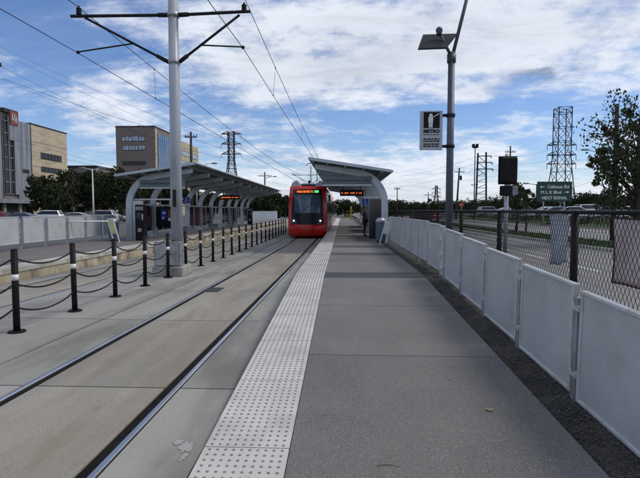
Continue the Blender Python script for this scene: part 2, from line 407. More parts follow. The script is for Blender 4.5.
for p, q in zip(ky[:-1], ky[1:]):
    b.quad((-.985,q,pz(q)-.028), (-.985,p,pz(p)-.028), (-.985,p,zt(p)-.06), (-.985,q,zt(q)-.06))
b.build('platform_edge', M['platform_dark'], kind='structure')
# tactile strip with domes
b = MB(); tj = [-6 + .02 + 1.205 * i - .1 for i in range(0, 84)]
off = 3.32 - min((j for j in tj if j > 3.0)); tj = [j + off for j in tj]
slabs(b, -.98, -.372, tj, .010, lambda y: pz(y) + .006, .034, 0, True)
n_r = 10
for a, c in zip(tj[:-1], tj[1:]):
    if a > 40: break
    for r in range(18):
        y = a + .035 + r * (c - a - .07) / 17
        if y < 1.6: continue
        seg = 8 if y < 9 else 5
        for q in range(n_r):
            x = -.98 + .045 + q * (.608 - .09) / (n_r - 1); z = pz(y) + .0062
            k = len(b.v); r0, r1, h = .0125, .0075, .005
            for j in range(seg):
                an = 2*math.pi*j/seg; b.v.append((x + r0*math.cos(an), y + r0*math.sin(an), z))
            for j in range(seg):
                an = 2*math.pi*j/seg; b.v.append((x + r1*math.cos(an), y + r1*math.sin(an), z + h))
            for j in range(seg): b.face((k+j, k+(j+1)%seg, k+seg+(j+1)%seg, k+seg+j), 1, 1)
            b.face([k+seg+j for j in range(seg)], 0, 1)
b.build('tactile_strip', [M['tactile'], M['dome']], kind='structure')

# gravel strip and bank to the road
b = MB(); random.seed(11)
def gz(x, y):
    t = (x - 1.72) / 1.6
    base = pz(y) - .035
    if x > 3.3:
        k = min(1, (x - 3.3) / 1.1); base = base * (1 - k) + (-.06) * k
    return base + .012 * math.sin(7*x + 3*y) * math.sin(5*y - 2*x)
xs = [1.722 + .1 * i for i in range(17)] + [3.5, 3.8, 4.1, 4.45]
ys = [-4 + .2 * i for i in range(150)] + [26 + 2 * i for i in range(36)]
nx = len(xs)
for y in ys:
    for x in xs: b.v.append((x, y, gz(x, y) + random.uniform(-.006, .006)))
for i in range(len(ys) - 1):
    for j in range(nx - 1): b.face((i*nx+j, i*nx+j+1, (i+1)*nx+j+1, (i+1)*nx+j), 1)
b.build('gravel_strip', M['gravel'], kind='structure')
b = MB()
for _ in range(9000):
    y = 2.2 + 12 * random.random() ** 1.6; x = random.uniform(1.73, 2.5); r = random.uniform(.004, .012)
    z = gz(x, y) + r * .4; k = len(b.v); a = random.random() * 3
    b.v += [(x+r*math.cos(a), y+r*math.sin(a), z), (x-r*math.sin(a), y+r*math.cos(a), z), (x-r*math.cos(a), y-r*math.sin(a), z), (x+r*math.sin(a), y-r*math.cos(a), z), (x, y, z+r*.8), (x, y, z-r)]
    for j in range(4): b.face((k+j, k+(j+1)%4, k+4)); b.face((k+(j+1)%4, k+j, k+5))
o = b.build('loose_gravel', M['pebble'], kind='stuff'); o['label'] = 'loose dark gravel between the paving and the white panels'; o['category'] = 'gravel'

# road on the right: carriageway, planted median, second carriageway, verge, raised car park
b = MB(); b.quad((4.45,-20,-.06), (12.6,-20,-.06), (12.6,700,-.06), (4.45,700,-.06)); b.quad((15.9,-20,-.06), (27,-20,-.06), (27,700,-.06), (15.9,700,-.06)); b.build('road', M['asphalt'], kind='structure')
b = MB()
for i in range(60): b.box(8.13, 8.25, 3 + i*4.2, 4.9 + i*4.2, -.058, -.054); b.box(21.3, 21.42, 3 + i*6, 6 + i*6, -.058, -.054)
b.box(4.75, 4.87, -20, 500, -.058, -.054)
b.build('lane_marking', M['road_paint'], kind='structure')
b = MB()
for x in (12.6, 15.75, 27.0): b.bbox(x, x+.15, -20, 600, -.2, .09, .02)
b.build('kerb', M['kerb'], kind='structure')
b = MB(); b.quad((12.75,-20,.06), (15.75,-20,.06), (15.75,600,.06), (12.75,600,.06))
b.quad((27.15,-20,.06), (32,-20,1.0), (32,600,1.0), (27.15,600,.06)); b.build('verge', M['grass'], kind='structure')
b = MB(); b.quad((32,-20,1.0), (110,-20,1.0), (110,400,1.0), (32,400,1.0)); b.build('car_park', M['lot'], kind='structure')
b = MB(); random.seed(5)
for _ in range(16000):
    y = 8 + 80 * random.random() ** 1.5
    if random.random() < .75: x = random.uniform(12.8, 15.7); z = .06
    else: x = random.uniform(27.3, 32); z = .06 + (x - 27.15) / 4.85 * .94
    h = random.uniform(.05, .14); a = random.random() * 6.28; w = .02 + y * .0006; dx, dy = math.cos(a)*w, math.sin(a)*w
    k = len(b.v); b.v += [(x-dx, y-dy, z), (x+dx, y+dy, z), (x+random.uniform(-.06,.06), y+random.uniform(-.06,.06), z+h)]; b.face((k, k+1, k+2))
o = b.build('grass', M['blade'], kind='stuff'); o['label'] = 'short green grass on the road median and bank'; o['category'] = 'grass'

# left platform
b = MB(); lx = -8.3
lj = [4 + 3 * i for i in range(32)]
b2 = MB(); slabs(b2, lx - .62, lx, lj, .014, lambda y: PL, .12); b2.build('platform_coping', M['kerb'], kind='structure')
b2 = MB(); b2.box(-12.6, lx - .62, 2, 98, -.2, PL - .004); b2.build('left_platform', M['left_paving'], kind='structure')
b2 = MB(); b2.box(lx - .5, lx - .03, 2, 98, -.2, PL - .12); b2.build('platform_wall', M['kerb_face'], kind='structure')
# left car park
b = MB(); b.quad((-70,30,.05), (-13.2,30,.05), (-13.2,240,.05), (-70,240,.05)); b.build('car_park', M['lot'], kind='structure')
b = MB(); b.quad((-13.2,2,.1), (-12.6,2,.1), (-12.6,98,.1), (-13.2,98,.1)); b.quad((-70,2,0), (-13.2,2,0.08), (-13.2,30,.08), (-70,30,0)); b.build('verge', M['lot'], kind='structure')

# smears, drain plates, leaf and twig
def blob(mb, cx, cy, rx, ry, zf, seed, n=36):
    random.seed(seed); k = len(mb.v); pts = []
    for j in range(n):
        a = 2*math.pi*j/n; r = .75 + .2*math.sin(2*a + seed) + .14*math.sin(5*a + 2*seed) + random.uniform(-.05, .05)
        x, y = cx + rx*r*math.cos(a), cy + ry*r*math.sin(a); pts.append((x, y, zf(y) + .004))
    mb.v += pts + [(cx, cy, zf(cy) + .004)]
    for j in range(n): mb.face((k+j, k+(j+1)%n, k+n))
b = MB()
for x, y, rx, ry, s in ((-1.13, 3.36, .055, .12, 2), (-1.21, 3.43, .06, .045, 5), (-1.10, 3.22, .025, .07, 6), ): blob(b, x, y, rx, ry, zt, s)
b.build('paint_stain', M['chalk'], kind='structure')
b = MB()
p0 = at(255, 270, 15.0)
for k in range(7): blob(b, TX - .28 + k*.085, 14.6 + .1*random.random(), .035, .32, zt, 30 + k, 12)
b.build('paint_stain', M['chalk'], kind='structure')
b = MB(); y = 10.6; b.bbox(TX - .66, TX - .36, y - .25, y + .35, zt(y) - .02, zt(y) + .012, .004)
solo(b, 'drain_plate', M['plate'], 'dark metal drain plate beside the left rail of the tram track', 'drain cover', (TX - .5, y, zt(y)))
p = at(490, 409, 3.98); lz = pz(p.y)
b = MB(); random.seed(4)
pts = [(-.035, 0), (-.02, .016), (0, .022), (.02, .015), (.038, 0), (.018, -.017), (-.002, -.02), (-.022, -.013)]
k = len(b.v); b.v += [(p.x + x, p.y + y*1.2, lz + .006 + abs(x)*.35) for x, y in pts] + [(p.x, p.y, lz + .005)]
for j in range(8): b.face((k+j, k+(j+1)%8, k+8))
solo(b, 'fallen_leaf', M['leaf_litter'], 'single dry tan leaf lying on the grey platform paving', 'leaf', (p.x, p.y, lz))
p = at(389, 465, 3.14); lz = pz(p.y)
b = MB(); b.tube([(p.x-.08, p.y-.01, lz+.006), (p.x-.02, p.y+.012, lz+.010), (p.x+.04, p.y+.008, lz+.008), (p.x+.075, p.y-.012, lz+.006)], [.003, .004, .003, .002], 5)
solo(b, 'twig', M['twig'], 'small pale twig lying on the platform beside the tactile strip', 'twig', (p.x, p.y, lz))

# ------------------------------------------------------------------ bollards and the chains strung between them
BX = -4.65; by = [6.6 + 1.5 * i for i in range(23)]
G_B = 'black bollards along the track divider'
def bz(y): return zt(y) + .012
t0 = None
for i, y in enumerate(by):
    nm = f'black bollard with white band, {ORD[i]} from the camera in the chained row'
    if t0 is None:
        t0 = thing('bollard', nm, 'bollard', (BX, y, bz(y)), G_B)
        m = MB(); m.cyl(0, 0, .02, 1.17, .045, n=14); m.tube([(0,0,1.17),(0,0,1.19),(0,0,1.2)], [.045,.038,.018], 14); m.build('post', M['black'], t0)
        m = MB(); m.cyl(0, 0, 0, .022, .115, n=18)
        for k in range(4): m.cyl(.085*math.cos(k*1.57+.78), .085*math.sin(k*1.57+.78), .02, .034, .012, n=6)
        m.build('base_flange', M['black'], t0)
        m = MB(); m.cyl(0, 0, .75, .835, .047, n=14); m.build('reflective_band', M['band'], t0)
    else:
        o = dup(t0, (BX, y, bz(y)), nm); o.rotation_euler = (R(.9*math.sin(i*2.3)), R(.8*math.sin(i*4.1)), i*.7)
CH = (('top', 1.05, .12), ('middle', .68, .12), ('bottom', .34, .12))
for i in range(len(by) - 1):
    y0, y1 = by[i], by[i+1]; d = y1 - y0
    for nm, h, sag in CH:
        m = MB(); pts = []
        nk = 45 if i < 7 else 12
        for k in range(nk + 1):
            t = k / nk; y = y0 + .05 + (d - .1) * t
            pts.append((BX + .004*math.sin(9*t+i), y, bz(y0)*(1-t) + bz(y1)*t + h - (sag + .03*math.sin(i*2.1+h*9)) * 4*t*(1-t)))
        m.tube(pts, [.0165 if q % 2 else .0075 for q in range(len(pts))] if i < 7 else .012, 6)
        solo(m, 'chain', M['rubber'], f'{nm} black chain between the {ORD[i]} and {ORD[i+1]} bollards from the camera', 'chain', (BX, y0, bz(y0)), 'black chains strung between the bollards')
# the chains running out of the frame from the nearest bollard
for nm, h, sag in CH:
    m = MB(); m.tube([(BX, 6.55 - 1.4*t/8, bz(6) + h - sag*4*(t/8)*(1-t/8)) for t in range(9)], .013, 6)
    solo(m, 'chain', M['rubber'], f'{nm} black chain from the nearest bollard out past the left frame edge', 'chain', (BX, 5.1, bz(6)), 'black chains strung between the bollards')
m = MB(); m.cyl(BX, 5.1, bz(5), bz(5) + 1.18, .052, n=14); m.cyl(BX, 5.1, bz(5), bz(5)+.022, .115, n=18)

# ------------------------------------------------------------------ white barrier panels
def make_panel(label, group, face):
    """1.36 m panel along Y with its post at the far end; face = side the platform is on"""
    t = thing('barrier_panel', label, 'barrier', (0, 0, 0), group)
    m = MB(); m.box(-.012, .012, .035, 1.215, .035, .965); m.build('sheet', M['panel'], t)
    m = MB()
    m.bbox(-.028, .028, 0, .035, 0, 1.0, .005); m.bbox(-.028, .028, 1.215, 1.25, 0, 1.0, .005)
    m.bbox(-.027, .027, .035, 1.215, .965, .999, .005); m.bbox(-.027, .027, .035, 1.215, .001, .035, .005)
    m.build('frame', M['panel_frame'], t)
    m = MB(); m.bbox(-.035, .035, 1.285, 1.345, -.22, .93, .006); m.build('post', M['galv'], t)
    m = MB(); m.bbox(-.075, .075, 1.24, 1.39, -.232, -.215, .004); m.build('base_plate', M['galv'], t)
    for z in (.80, .2):
        m = MB(); m.bbox(-.034, .02, 1.2505, 1.284, z, z+.06, .003); m.bbox(-.034, .02, 1.3455, 1.379, z, z+.06, .003); m.box(-.040, -.0355, 1.2505, 1.379, z+.01, z+.05); m.build('bracket', M['panel_frame'], t)
    return t
def pb(Y): return (.19 + .061 * (Y - 4.36)) if Y < 10.9 else .60
GR = 'white barrier panels along the right of the platform'
P0 = None; k = 0
for i in range(14):
    y = 3.03 + 1.38 * i if i < 5 else 10.45 + 1.38 * (i - 5)
    if y > 20.8: continue
    lab = f'white perforated barrier panel by the gravel strip, {ORD[k]} from the camera on the right'
    if P0 is None: P0 = make_panel(lab, GR, -1); o = P0
    else: o = dup(P0, None, lab)
    slope = math.atan(.035) if y + .7 < 10.3 else 0
    o.location = (2.1, y, pb(y) + .02); o.rotation_euler = (slope, 0, 0); k += 1
GL = 'white barrier panels at the back of the far left platform'
for i in range(8):
    y = 12.93 + 1.5 * i
    dup(P0, (-11.9, y, PL + .23), f'white barrier panel at the back of the left platform, {ORD[i]} from the left frame edge', 0, GL)

# ladder-like white bracket where the row breaks at the lamp post
t = thing('panel_bracket', 'white ladder-shaped bracket in the gap between panels beside the lamp post', 'bracket', (2.1, 10.07, .50))
m = MB(); m.bbox(-.03, .03, -.09, -.04, 0, 1.06, .004); m.bbox(-.03, .03, .16, .21, 0, 1.06, .004); m.build('upright', M['panel_frame'], t)
for z in (.12, .42, .72, .98):
    m = MB(); m.bbox(-.022, .022, -.039, .159, z, z+.05, .004); m.build('rung', M['panel_frame'], t)

# ------------------------------------------------------------------ chain link fence
FX = 2.72
def fz(Y): return 1.83 + min(1, Y / 14) * .04
fence = thing('chain_link_fence', 'tall black chain link fence behind the white panels along the road', 'fence', (FX, 0, 0))
fp = [3.05, 5.75, 8.44, 11.13, 13.82] + [16.51 + 2.69 * i for i in range(21)]
for y in fp:
    m = MB(); m.cyl(FX, y, gz(FX, y) - .1, fz(y) + .012, .042, n=10); m.build('post', M['black'], fence, True)
for h in (0, -1.42):
    m = MB(); m.tube([(FX, -1, fz(0) + h), (FX, 6, fz(6) + h), (FX, 14, fz(14) + h), (FX, 71, fz(70) + h)], .023 if h == 0 else .004, 8); m.build('top_rail' if h == 0 else 'tension_wire', M['black'], fence, True)
m = MB(); pit = .068; H = 1.5
def wire(y0, z0, y1, z1, r):
    k = len(m.v)
    for y, z in ((y0, z0), (y1, z1)): m.v += [(FX-r, y, z-r*.6), (FX+r, y, z-r*.6), (FX, y, z+r*1.1)]
    for j in range(3): m.face((k+j, k+(j+1)%3, k+3+(j+1)%3, k+3+j))
y = -1.0
while y < 71:
    r = .0024 + max(0, y) * .00012
    st = pit if y < 18 else pit * 2
    zt_ = fz(y)
    run = H * .55
    wire(y, zt_ - H, y + run, zt_, r); wire(y + run, zt_ - H, y, zt_, r)
    y += st
m.build('wire_mesh', M['black'], fence, True)

# banners hung on the fence
def banner(label, m_, hem, y0, y1, top0, top1, bot0, bot1, nm):
    t = thing(nm, label, 'banner', (FX + .05, (y0+y1)/2, min(bot0, bot1)))
    b = MB(); nu, nv = 16, 12
    for j in range(nv + 1):
        for i in range(nu + 1):
            u, v = i/nu, j/nv; y = y0 + (y1-y0)*u; top = top0+(top1-top0)*u; bot = bot0+(bot1-bot0)*u
            b.v.append((FX + .045 + .018*math.sin(11*u+4*v)*v + .01*math.sin(23*u), y + .02*math.sin(6*v)*(u-.5), bot + (top-bot)*v + .012*math.sin(9*u)*(1-v)))
    for j in range(nv):
        for i in range(nu): a = j*(nu+1)+i; b.face((a, a+1, a+nu+2, a+nu+1), 1)
    n0 = len(b.v)
    o = b.build('cloth', m_, t, True)
    sol = o.modifiers.new('thick', 'SOLIDIFY'); sol.thickness = .006
    if hem:
        h = MB(); edge = [b.v[i] for i in range(nu+1)] + [b.v[j*(nu+1)+nu] for j in range(1, nv+1)] + [b.v[nv*(nu+1)+i] for i in range(nu-1, -1, -1)] + [b.v[j*(nu+1)] for j in range(nv-1, -1, -1)]
        h.tube(edge, .009, 6, False); h.build('hem', hem, t, True)
banner('narrow pale blue-grey cloth hanging on the chain link fence left of a thick post', M['banner_blue'], None, 6.52, 6.02, 1.82, 1.81, 1.14, 1.22, 'fence_cloth')
banner('large brown banner with dark red hem tied on the chain link fence, right edge', M['banner_brown'], M['banner_hem'], 5.02, 3.4, 1.79, 1.76, 1.13, 1.14, 'fence_banner')

# ------------------------------------------------------------------ lamp post with sign
lp = at(446, 268, 10.75); LX, LY = 2.36, 10.75
t = thing('lamp_post', 'dark grey platform lamp post with forked arms and a flat tilted reflector', 'lamp post', (LX, LY, .44))
def lz_(py): return at(446, py, LY).z
zf = lz_(58)
m = MB(); m.tube([(LX, LY, .44), (LX, LY, zf)], [.085, .07], 18); m.build('pole', M['pole_dark'], t, True)
m = MB(); m.cyl(LX, LY, .44, .47, .19, n=20)
for k in range(4): m.cyl(LX + .14*math.cos(k*1.57+.7), LY + .14*math.sin(k*1.57+.7), .47, .51, .016, n=6)
m.build('base_plate', M['galv'], t, True)
m = MB(); m.cyl(LX, LY, zf - .1, zf + .08, .095, n=18); m.cyl(LX, LY, zf + .08, zf + .12, .06, n=12); m.build('collar', M['pole_dark'], t, True)
pa = at(439, 33, LY); 
m = MB(); m.tube([(LX - .03, LY, zf + .08), (pa.x, LY - .02, pa.z)], .032, 10); m.build('arm', M['pole_dark'], t, True)
m = MB(); m.sphere((pa.x, LY - .02, pa.z + .05), .075, 12, 8); m.cyl(pa.x, LY - .02, pa.z - .05, pa.z + .05, .06, n=12); m.build('lamp_head', M['pole_dark'], t, True)
pe = at(467, -2, LY); dirv = (pe - Vector((LX + .03, LY, zf + .08)))
m = MB(); m.tube([(LX + .03, LY, zf + .08), tuple(Vector((LX + .03, LY, zf + .08)) + dirv * 1.35)], .038, 10); m.build('arm', M['pole_dark'], t, True)
a, b_, c, d = at(418, 50, LY - .35), at(446, 49, LY - .35), at(457, 35, LY + .3), at(423, 36, LY + .3)
m = MB(); up = Vector((0, 0, .035)); m.hexa([a, b_, c, d, a + up, b_ + up, c + up, d + up]); m.build('reflector', M['steel_dark'], t, True)
# sign panel, bolted to the post
s0, s1 = at(420, 111, LY), at(442, 150, LY)
x0, x1, z0, z1 = s0.x, s1.x, s1.z, s0.z
t = thing('transit_sign', 'grey and black tram stop sign with waving figure, fixed to the lamp post', 'sign', ((x0+x1)/2, LY, z0))
m = MB(); m.bbox(x0, x1, LY - .02, LY + .02, z0, z1, .006); m.build('sign_face', M['sign_grey'], t, True)
for z in (z1 - .1, z0 + .08):
    m = MB(); m.bbox(x1 + .001, LX - .05, LY - .02, LY + .02, z - .03, z + .03, .004); m.tube([(LX, LY, z - .035), (LX, LY, z + .035)], .098, 16); m.build('bracket', M['steel_dark'], t, True)
w = x1 - x0; h = z1 - z0; fy = LY - .022
px0, px1, pz0, pz1 = x0 + .16*w, x1 - .13*w, z0 + .56*h, z1 - .035*h
m = MB(); m.bbox(px0, px1, fy - .004, fy, pz0, pz1, .003); m.build('pictogram_square', M['black'], t, True)
m = MB(); cx = px0 + .45*(px1-px0); hh = pz1 - pz0; fy2 = fy - .008
m.box(cx - .055, cx + .045, fy2, fy - .0045, pz0 + .34*hh, pz0 + .70*hh); m.box(cx - .045, cx - .005, fy2, fy - .0045, pz0 + .03*hh, pz0 + .335*hh); m.box(cx + .002, cx + .037, fy2, fy - .0045, pz0 + .03*hh, pz0 + .335*hh)
m.prism([(cx + .03, pz0 + .62*hh), (cx + .05, pz0 + .70*hh), (cx + .17, pz0 + .93*hh), (cx + .185, pz0 + .88*hh)][::-1], 'y', fy2, fy - .0045)
m.prism([(cx + .0 + .04*math.cos(q*.524), pz0 + .79*hh + .04*math.sin(q*.524)) for q in range(12)], 'y', fy2, fy - .0045)
m.build('pictogram', M['band'], t, True)
m = MB(); m.text('METRO', ((px0+px1)/2, fy - .003, z0 + .44*h), .1, px1 - px0, bold=.004); m.build('lettering', M['black'], t, True)
random.seed(9)
for rz, hgt in ((.385, .012), (.265, .03), (.21, .03), (.135, .03), (.08, .03)):
    m = MB(); x = px0
    m.box(px0, px1, fy - .0012, fy - .0005, z0 + rz*h + .3*hgt*h, z0 + rz*h + .5*hgt*h)
    while x < px1 - .03:
        wl = random.uniform(.03, .09); m.box(x, min(px1, x + wl), fy - .004, fy, z0 + rz*h, z0 + rz*h + hgt*h); x += wl + .018
    m.build('text_line', M['black'], t, True)

# ------------------------------------------------------------------ catenary pole and overhead wires
CY = 13.3; CXP = -4.63
def cat_pole(x, y, label, near):
    g0 = bz(y)
    t = thing('catenary_pole', label, 'pole', (x, y, g0), 'overhead line poles between the tracks')
    zu = at(172, 15, CY).z; zs = at(174, 62, CY).z
    m = MB(); m.tube([(x, y, g0 + .25), (x, y, g0 + 4), (x, y, zu + 1.3)], [.165, .15, .125], 24); m.build('pole', M['pole_grey'], t, True)
    m = MB(); m.bbox(x - .55, x + .30, y - .48, y + .32, g0, g0 + .27, .025); m.build('plinth', M['concrete'], t, True)
    m = MB(); m.bbox(x - .50, x + .22, y - .42, y - .17, g0 + .271, g0 + .95, .012); o = m.build('cabinet', M['cabinet'], t, True)
    m = MB(); m.bbox(x - .46, x - .15, y - .437, y - .4205, g0 + .31, g0 + .91, .004); m.bbox(x - .13, x + .18, y - .437, y - .4205, g0 + .31, g0 + .91, .004); m.build('door', M['galv'], o)
    bpy.data.objects[o.name].children[0].location = (-t.location.x, -t.location.y, -t.location.z)
    m = MB(); m.bbox(x - .04, x + .05, y - .185, y - .16, at(174, 207, CY).z, at(174, 190, CY).z, .004); m.build('number_plate', M['steel_dark'], t, True)
    for z in (zu, zs):
        m = MB(); m.tube([(x, y, z - .06), (x, y, z + .06)], .16, 18); m.build('clamp', M['galv'], t, True)
    for s, xt in ((-1, -7.5), (1, -2.5)):
        L_ = xt - x + (x - x)
        tip = (x + (xt - CXP), y, zu + (.06 if s > 0 else .02))
        m = MB(); m.tube([(x + s*.15, y, zu), tip], .042, 10); m.tube([(x + s*.15, y, zu), (x + s*.42, y, zu + .01)], .06, 10); m.build('bracket_arm', M['steel_dark'], t, True)
        k = .86
        e = Vector((x + s*.15, y, zs)); f = Vector((x + (xt - CXP)*k, y, zu - .03))
        m = MB(); m.tube([e, f], .034, 10); m.tube([e, e.lerp(f, .14)], .055, 10); m.build('strut', M['steel_dark'], t, True)
        q = e.lerp(f, .42 if s < 0 else .36)
        ex = x + (at(78, 53, CY).x - CXP if s < 0 else at(243, 48, CY).x - CXP); ez = at(78, 53, CY).z if s < 0 else at(243, 48, CY).z
        m = MB(); m.tube([q, (ex, y, ez + .03)], .022, 8); m.sphere((ex, y, ez + .02), .05, 8, 6); m.build('steady_arm', M['steel_dark'], t, True)
        m = MB(); zi = zu + .05; xi = x + (xt - CXP)*.92
        for j in range(3): m.cyl(xi, y, zi + .02 + j*.06, zi + .06 + j*.06, .07, n=12)
        m.cyl(xi, y, zi, zi + .24, .03, n=8); m.build('insulator', M['steel_dark'], t, True)
    return t, zu
_, ZU = cat_pole(CXP, CY, 'tall grey catenary pole on a concrete plinth between bollards, nearest the camera', True)
cat_pole(CXP, 72, 'distant catenary pole showing above the red tram roof', False)
cat_pole(CXP, 126, 'farthest catenary pole, beyond the tram at the end of the line', False)

def overhead(label, pts, r, name='overhead_wire', group=None, cat='wire', sag=0):
    m = MB(); P = [Vector(p) for p in pts]; out = []; rr = []
    rl = r if isinstance(r, (list, tuple)) else [r]*len(P)
    for i in range(len(P) - 1):
        n = 14
        for k in range(n):
            u = k / n; q = P[i].lerp(P[i+1], u); q.z -= sag * 4*u*(1-u); out.append(q); rr.append(rl[i]*(1-u) + rl[i+1]*u)
    out.append(P[-1]); rr.append(rl[-1])
    m.tube(out, rr, 5); return solo(m, name, M['wire'], label, cat, tuple(P[0]), group)
WZc = at(243, 48, CY).z; WZl = at(78, 53, CY).z; ZM = ZU + .32
cxr = at(243, 48, CY).x; cxl = at(78, 53, CY).x
contact_r = [(-4.6, -32, WZc), (cxr, CY, WZc), (-2.1, 72, WZc), (-2.6, 126, WZc)]
mess_r = [(-4.4, -32, ZM), (-2.62, CY, ZM), (-2.05, 72, ZM), (-2.6, 126, ZM)]
contact_l = [(-8.6, -32, WZl), (cxl, CY, WZl), (-6.7, 72, WZl), (-7.1, 126, WZl)]
mess_l = [(-8.4, -32, ZM), (-7.35, CY, ZM), (-6.7, 72, ZM), (-7.1, 126, ZM)]
GW = 'overhead line wires above the tracks'
rad = [.009, .010, .022, .03]
overhead('black contact wire above the tram track, on the right steady arm', contact_r, rad, 'contact_wire', GW)
overhead('black messenger wire above the tram track, on the right arm tip', mess_r, rad, 'messenger_wire', GW, sag=.55)
overhead('black contact wire above the far left track, on the left steady arm', contact_l, rad, 'contact_wire', GW)
overhead('black messenger wire above the far left track, on the left arm tip', mess_l, rad, 'messenger_wire', GW, sag=.55)
for nm, cr, mr in (('right', contact_r, mess_r), ('left', contact_l, mess_l)):
    for q, (Y, w_) in enumerate(((18.7, 'nearest'), (30, 'second'), (45, 'third'))):
        u = (Y - CY) / (72 - CY)
        cz = cr[1][2]; xx = cr[1][0]*(1-u) + cr[2][0]*u; mx_ = mr[1][0]*(1-u) + mr[2][0]*u; mz = ZM - .55*4*u*(1-u)
        m = MB(); m.tube([(xx, Y, cz), (mx_, Y, mz)], .006, 5); m.bbox(xx-.02, xx+.02, Y-.02, Y+.02, cz-.02, cz+.03, .004); m.bbox(mx_-.02, mx_+.02, Y-.02, Y+.02, mz-.03, mz+.02, .004)
        solo(m, 'dropper_wire', M['wire'], f'short vertical dropper between the {nm} pair of overhead wires, {w_} past the pole', 'wire', (xx, Y, cz), 'droppers of the overhead line')

